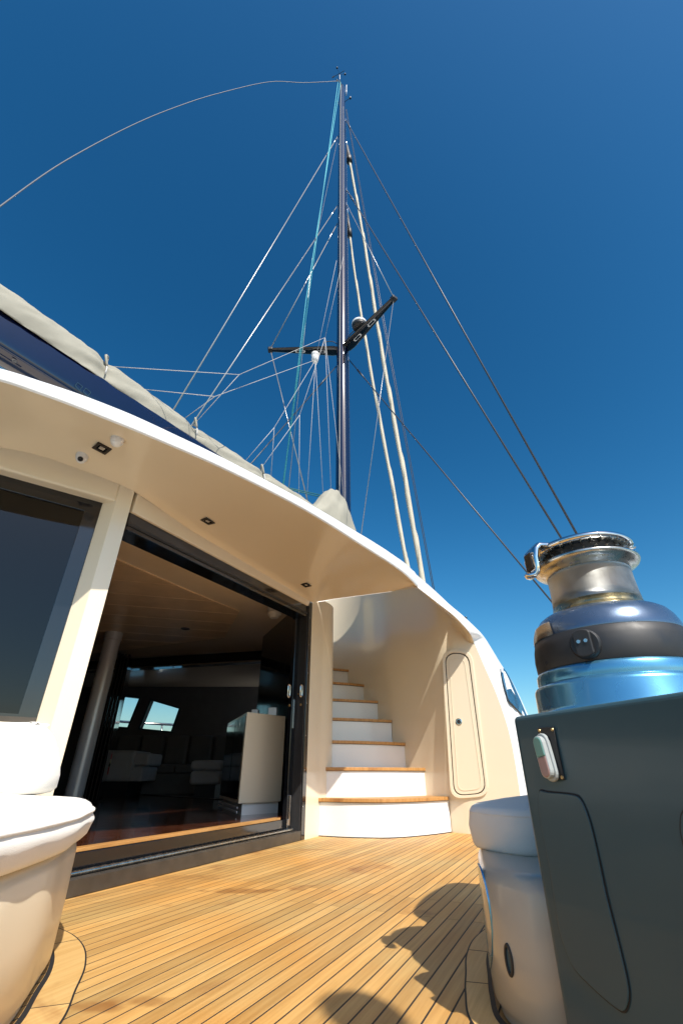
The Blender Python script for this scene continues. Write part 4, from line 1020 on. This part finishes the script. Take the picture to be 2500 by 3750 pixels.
for s, rt in ((-1, rootL), (1, rootR)):
    q = rt + (axL if s < 0 else axR)*.45
    obj('cable_loop', *tube(spline([rt + Vector((0, 0, .25)) , rt.lerp(q, .4) + Vector((0, 0, .42)), q + Vector((0, 0, .35)), q + Vector((0, 0, .03))], 14), .014, 6), 'wiredark', mast, smooth=True)
# radar dome on the right spreader, lamp under the left one
rc = rootR.lerp(tipR, .36) + Vector((0, 0, .10)) - (Vector((-axR.y, axR.x, 0)) if Vector((-axR.y, axR.x, 0)).x > 0 else -Vector((-axR.y, axR.x, 0)))*.10
rd = thing('radar_dome', 'white topped radar dome on the right hand spreader', 'radar', tuple(rc))
obj('dome', *lathe([(.22, .10), (.225, .13), (.215, .19), (.18, .235), (.10, .26), (0, .265)], rc, 40), 'plastic', rd, smooth=True)
obj('pan', *lathe([(0, -.02), (.16, -.02), (.20, .02), (.22, .0985)], rc, 40), 'blackmat', rd, smooth=True)
lc_ = rootL.lerp(tipL, .27) + Vector((0, 0, -.05)); lc_ = PZ(1154, 1300, zs-.20); 
dl = thing('deck_lamp', 'white floodlight hanging under the left hand spreader', 'lamp', tuple(lc_))
obj('bracket', *tube([lc_ + Vector((0, 0, .16)), lc_ + Vector((0, 0, .05))], .04, 12), 'blackmat', dl)
obj('housing', *lathe([(0, .06), (.11, .06), (.125, .03), (.125, -.03), (.11, -.06)], lc_, 28), 'plastic', dl, smooth=True, auto=50)
obj('diffuser', *lathe([(.108, -.062), (.115, -.12), (.10, -.26), (.06, -.30), (0, -.31)], lc_, 28), 'plastic', dl, smooth=True, auto=50)

# ================================================================== BOOM AND SAIL COVER
bt0, bt1 = PZ(-420, 900, 5.2), Vector((MX0, MY, 5.2))
bt0 = PZ(0, 1172, 5.2) + (PZ(0, 1172, 5.2) - PZ(645, 1590, 5.2))*1.3
bax = (PZ(0, 1172, 5.2)-PZ(645, 1590, 5.2)); bax.z = 0; bax.normalize()
gn = Vector((MX0, MY, 5.2)) + bax*.32
bl_ = 13.5; bside = Vector((-bax.y, bax.x, 0))
if bside.dot(-Vector((gn.x, gn.y, 0))) < 0: bside = -bside          # towards the camera
boom = thing('boom', 'navy gloss boom swung out over the cabin roof', 'boom', (gn.x, gn.y, 4.6))
def bsec(c, hw, hh, n=32, p=.55):
    return [c + bside*(hw*math.copysign(abs(math.cos(a))**p, math.cos(a))) + Vector((0, 0, hh*math.copysign(abs(math.sin(a))**p, math.sin(a)))) for a in [2*PI*k/n for k in range(n)]]
rows = []
for k in range(31):
    t = k/30; c = gn + bax*(bl_*t); hh = .24 + .05*math.sin(PI*min(1, t*1.3)); rows.append(bsec(Vector((c.x, c.y, 5.2-hh+.02)), .19, hh))
V, Fc = grid(rows, True); Fc += [tuple(range(31, -1, -1)), tuple(range(len(V)-32, len(V)))]
obj('boom_spar', V, Fc, 'navy', boom, smooth=True)
obj('gooseneck', *obox(gn - bax*.08 + Vector((0, 0, -.2)), bax*.16, bside*.05, Vector((0, 0, .12))), 'steel', boom, bevel=.02)
# outline marks (worn decal frames) and a hole on the camera side
def on_boom(x, y, off=.196): return PP(x, y, gn + bside*off, bside)
for cx, cy in ((288, 1414), (318, 1435)):
    q = [on_boom(cx-13, cy-2), on_boom(cx-3, cy-14), on_boom(cx+16, cy+2), on_boom(cx+4, cy+16)]
    m_ = sum(q, Vector())/4
    obj('decal_outline', *ring(q, [m_ + (p-m_)*.9 for p in q], 0, bside*.003), 'console', boom)
obj('lead_hole', *lathe([(.03, 0), (.02, .003), (0, .001)], on_boom(55, 1323, .18), 16, bside), 'rubber', boom)
obj('outhaul_tube', *tube([on_boom(-200, 1205, .05) + Vector((0, 0, -.25)), on_boom(75, 1362, .05) + Vector((0, 0, -.1))], .03, 8), 'steel', boom, smooth=True)
# sail cover: wrinkled canvas bag along the boom, rising against the mast
cov = thing('sail_cover', 'grey-beige canvas sail cover laced along the boom', 'sail cover', (gn.x, gn.y, 5.2))
NL = 420; NA = 44
ties = [((x, y)) for x, y in ((375, 1340), (702, 1556), (945, 1725))]
def k_of(x, y):
    p = PP(x, y, gn, bside); return (p-gn).dot(bax)
tk_ = [k_of(*t) for t in ties]
rows = []
for i in range(NL):
    L0 = -.35 + (bl_+.3)*i/(NL-1); c = gn + bax*L0
    top = .30 + .12*max(0, min(1, (L0-6.0)/2.5)) + .04*math.sin(L0*1.3)
    wid = .20 + .04*math.sin(L0*.9+1)
    if L0 < 2.2: top = .30
    if L0 < 1.0:
        f = max(0, min(1, 1-(L0-.15)/.85)); f = f*f*(3-2*f); top = .30 + .80*f*(1 if L0 > -.1 else max(.3, 1+(L0+.1)*2.5)); wid = .22 + .13*f
    pinch = 1.0
    for t in tk_: pinch -= .20*math.exp(-((L0-t)/.12)**2)
    row = []
    for j in range(NA):
        a = -.12*PI + (1.24*PI)*j/(NA-1)
        sx, sz = math.cos(a), max(-.25, math.sin(a))
        wr = 1 + .06*noise.noise(Vector((L0*1.7, a*1.6, 3.1))) + .07*noise.noise(Vector((L0*5.0 + a*3.0, a*2.0, 9.7))) + .03*noise.noise(Vector((L0*14 + a*5.0, a*3.0, 4.7)))
        for t in tk_: wr += .16*math.exp(-abs(L0-t)/.45)*math.sin(a*9 + L0*5)*.5
        drape = -.05 if sz < .05 else 0
        row.append(Vector((c.x, c.y, 5.205)) + bside*(wid*pinch*wr*math.copysign(abs(sx)**.75, sx)) + Vector((0, 0, top*pinch*wr*sz + .02 + drape*.4)))
    rows.append(row)
V, Fc = grid(rows)
obj('canvas', V, Fc, 'cover', cov, smooth=True)
for t in tk_:
    c = gn + bax*t
    tie = obj('tie', *tube([Vector((c.x, c.y, 5.22)) + bside*(.20*math.cos(a)) + Vector((0, 0, .29*math.sin(a))) for a in [PI*k/14 for k in range(15)]], .012, 6), 'rope', cov, smooth=True)
    obj('knot', *tube(spline([Vector((c.x, c.y, 5.46)) + bside*.09, Vector((c.x, c.y, 5.60)) + bside*.08, Vector((c.x, c.y, 5.55)) + bside*.15 + bax*.05, Vector((c.x, c.y, 5.38)) + bside*.17], 12), [.012, .018, .02, .022, .024, .022, .02, .02, .018, .018, .015, .012], 8), 'cover', tie, smooth=True)

# ================================================================== RIGGING
def rig(name, label, cat, pts, r, m, group=None, seg=6):
    return tag(obj(name, *tube(pts, r, seg), m, smooth=True), label, cat, group)
def BO(x, y, off=0.0): return PP(x, y, gn + bside*off, bside)          # a point in the boom's plane
def shroud(label, a, b, r=.016, m='wiredark', ends=True, bright=None):
    t = thing('shroud', label, 'shroud', tuple(b), 'standing rigging')
    a, b = Vector(a), Vector(b)
    zend = .2 if b.x > 2 else 2.6 if b.x < -1.5 else None
    if zend is not None and ends and b.z < 9: b = a + (b-a)*((a.z-zend)/(a.z-b.z))
    obj('rod', *tube([a, b], r, 8), m, t, smooth=True)
    if ends:
        d = (b-a).normalized(); q = a + d*.9
        obj('terminal', *tube([q - d*.15, q - d*.12, q + d*.12, q + d*.5], [r*.6, r*1.9, r*1.9, r*1.05], 10), 'wiredark' if m == 'wiredark' else 'steel', t, smooth=True)
    return t
shroud('outermost long dark shroud running from the upper mast to behind the winch', mastpt(447)+stb*.18, PY(2300, 2296, 6.6), .020)
shroud('second dark shroud running parallel inside it to behind the winch', mastpt(702)+stb*.18, PY(2260, 2306, 6.6), .019)
shroud('lower dark diagonal shroud from below the spreaders to behind the winch drum', mastpt(1322)+stb*.18, PY(2060, 2253, 6.6), .014)
shroud('pale wire from the mast to the tip of the right hand spreader', mastpt(755)+stb*.18, tipR + Vector((0, 0, .05)), .012, 'wire', ends=False)
shroud('thin wire dropping from the right hand spreader tip to the deck', tipR, PY(1318, 1985, 7.8), .007, 'wire', ends=False)
shroud('leftmost bright shroud from the upper mast down behind the boom', mastpt(486)-stb*.18, PY(610, 1543, 7.0), .018, 'wire')
shroud('second bright shroud left of the mast ending behind the sail cover', mastpt(741)-stb*.18, PY(680, 1590, 7.0), .016, 'wire')
shroud('bright wire from the mast to the tip of the left hand spreader', mastpt(805)-stb*.18, tipL + Vector((0, 0, .05)), .017, 'wire')
shroud('bright wire crossing down from the left hand spreader tip toward the mast foot', tipL, PY(1132, 1858, 9.6), .014, 'wire', ends=False)
shroud('dark diagonal lower shroud left of the mast under the spreader', mastpt(1330)-stb*.18, PY(900, 1720, 8.2), .014)
rig('halyard', 'left of the two teal halyards slanting from the masthead', 'halyard', [mh - fwd*.3 - stb*.10, PY(1034, 1790, 8.2)], .014, 'teal', 'teal halyards from the masthead')
rig('halyard', 'right of the two teal halyards slanting from the masthead', 'halyard', [mh - fwd*.26 + stb*.02, PY(1120, 1100, 8.9), PY(1037, 1785, 8.15)], .014, 'teal', 'teal halyards from the masthead')
rig('deck_line', 'upper of the dark green lines led from the roof edge to the mast foot', 'rope', [PY(1036, 1782, 8.2), PY(1205, 1820, 9.2)], .012, 'teal_dark')
rig('deck_line', 'lower of the dark green lines led from the roof edge to the mast foot', 'rope', [PY(1036, 1786, 8.15), PY(1205, 1828, 9.15)], .012, 'teal_dark')
rig('topping_line', 'thin grey wire slanting down between the teal halyards and the mast', 'wire', [mastpt(488)-stb*.2, PY(1142, 950, 9.2), PY(1056, 1800, 8.6)], .008, 'wire')
nA, nC = PP(876, 1372, gn+bside*.9, bside), PP(787, 1452, gn+bside*.9, bside)
nB = PY(1190, 1236, 9.0); nD = PY(1155, 1318, 8.9); nE = PP(1004, 1566, gn+bside*.5, bside); nF = PP(1097, 1520, gn+bside*.3, bside)
LJ = [('lazy jack running level from the aft tie of the sail cover', BO(375, 1340), nA), ('lazy jack rising from the upper junction toward the mast', nA, nB),
      ('lazy jack dropping from the upper junction to the middle tie', nA, BO(705, 1560)), ('lower level lazy jack leaving the sail cover', BO(510, 1424), nC),
      ('lazy jack rising from the lower junction to the floodlight', nC, nD), ('short lazy jack from the lower junction to the sail cover', nC, BO(672, 1535)),
      ('lazy jack from the floodlight to the left split point', nD, nE), ('lazy jack from the left split point down to the cover', nE, BO(893, 1694)),
      ('near vertical lazy jack below the left split point', nE, BO(991, 1765)), ('lazy jack from the upper node to the right split point', nB, nF),
      ('lazy jack from the right split point to the forward tie', nF, BO(947, 1727)), ('near vertical lazy jack below the right split point', nF, BO(1094, 1835)),
      ('line falling from the floodlight left of the mast foot', nD, PY(1122, 1850, 9.0)), ('line falling from the floodlight to the canvas hood', nD, PY(1184, 1835, 9.0)),
      ('line falling from the upper node left of the mast', nB, PY(1213, 1825, 9.1)), ('line falling from the upper node across the mast', nB, PY(1262, 1850, 9.2)),
      ('thin line from the mast to the upper node', nB, PY(1257, 940, 9.25)), ('thin line from the mast to the floodlight', nD, PY(1232, 954, 9.25))]
for lb, a, b in LJ: rig('lazy_jack', lb, 'rope', [a, b], .0052, 'rope', 'lazy jack lines')
rig('backstay', 'long sagging wire arching from the masthead off to the left', 'wire', spline([mh - fwd*.3, PY(1115, 303, 8.65), PY(988, 300, 8.05), PY(797, 343, 7.1), PY(640, 394, 6.35), PY(478, 462, 5.6), PY(239, 590, 4.6), PY(0, 757, 3.75), PY(-150, 880, 3.3)], 80), .013, 'stay')
# furled headsails with spiral wrap
def furled(label, px, Ys, rads, fork):
    P_ = [PY(x, y, Y) for (x, y), Y in zip(px, Ys)]
    path = spline(P_, 140); rr_ = [rads[0] + (rads[1]-rads[0])*(k/139) for k in range(140)]
    t = thing('furled_sail', label, 'sail', tuple(P_[-1]), 'furled headsails forward of the mast')
    V = []; Fc = []; seg = 16; s_acc = 0
    for i, p in enumerate(path):
        tg = (path[min(i+1, 139)]-path[max(i-1, 0)]).normalized(); u = Vector((1, 0, 0)); u = (u - tg*u.dot(tg)).normalized(); w = tg.cross(u)
        if i: s_acc += (p-path[i-1]).length
        for k in range(seg):
            a = 2*PI*k/seg; ph = (a - s_acc*2.4) % (2*PI); r_ = rr_[i]*(.74 + .50*(ph/(2*PI)) + .05*noise.noise(Vector((s_acc*1.5, a, 1))))
            V.append(p + (u*math.cos(a) + w*math.sin(a))*r_)
    for i in range(139):
        for k in range(seg): Fc.append((i*seg+k, i*seg+(k+1) % seg, (i+1)*seg+(k+1) % seg, (i+1)*seg+k))
    obj('sail_roll', V, Fc, 'sail', t, smooth=True)
    d = (path[1]-path[0]).normalized(); p0 = path[0]; r0_ = rads[0]
    sv = obj('swivel', *tube([p0 - d*1.35, p0 - d*1.2, p0 - d*.65, p0 - d*.6, p0 - d*.35, p0 - d*.3, p0 + d*.1], [.03, r0_*1.8, r0_*2.0, r0_*2.2, r0_*2.2, r0_*3.0, r0_*2.6], 14), 'blackmat', t, smooth=True)
    obj('head_shackle', *tube([p0 - d*2.6, p0 - d*2.2, p0 - d*1.9, p0 - d*1.5, p0 - d*1.3], [.02, .07, .03, .08, .05], 10), 'steel', t, smooth=True)
    obj('forestay', *tube([p0 - d*2.6, p0 - d*5.5], .015, 6), 'wire', t)
furled('thicker right hand furled sail twisting down from high on the mast', [(1279, 590), (1300, 700), (1335, 900), (1383, 1200), (1430, 1470), (1490, 1800), (1545, 2118), (1570, 2260)], [9.9, 10.05, 10.3, 10.6, 10.9, 11.2, 11.5, 11.6], (.048, .078), 1)
furled('thinner left hand furled sail twisting down from mid mast', [(1280, 860), (1297, 990), (1325, 1170), (1372, 1440), (1425, 1720), (1490, 2072), (1515, 2200)], [9.8, 9.95, 10.1, 10.4, 10.7, 11.0, 11.1], (.036, .058), 1)
rig('forestay_line', 'left of two thin dark lines beside the thicker furled sail', 'wire', [PY(1266, 400, 9.6), PY(1398, 1160, 10.4), PY(1583, 2150, 11.4), PY(1600, 2240, 11.5)], .010, 'wiredark')
rig('forestay_line', 'right of two thin dark lines beside the thicker furled sail', 'wire', [PY(1268, 400, 9.6), PY(1404, 1160, 10.4), PY(1588, 2150, 11.4), PY(1605, 2240, 11.5)], .010, 'wiredark')

# ================================================================== SHADOW CASTER (unseen post, added to throw a person's head shadow on the deck)
dg_ = PZ(1318, 3704, 0) + Vector((SUN.x, SUN.y, 0))*(3.6/SUN.z)
post = thing('head_shadow_post', 'slim white unseen post with round top, added to cast a head shadow on the deck', 'antenna', (dg_.x, dg_.y, 0))
obj('pole', *tube([Vector((dg_.x, dg_.y, 0)), Vector((dg_.x, dg_.y, 3.48))], .03, 16), 'white', post, smooth=True, auto=50)
obj('dome', *lathe([(0, 3.48), (.06, 3.48), (.085, 3.52), (.09, 3.60), (.08, 3.66), (.045, 3.70), (0, 3.71)], Vector((dg_.x, dg_.y, 0)), 32), 'plastic', post, smooth=True, auto=50)
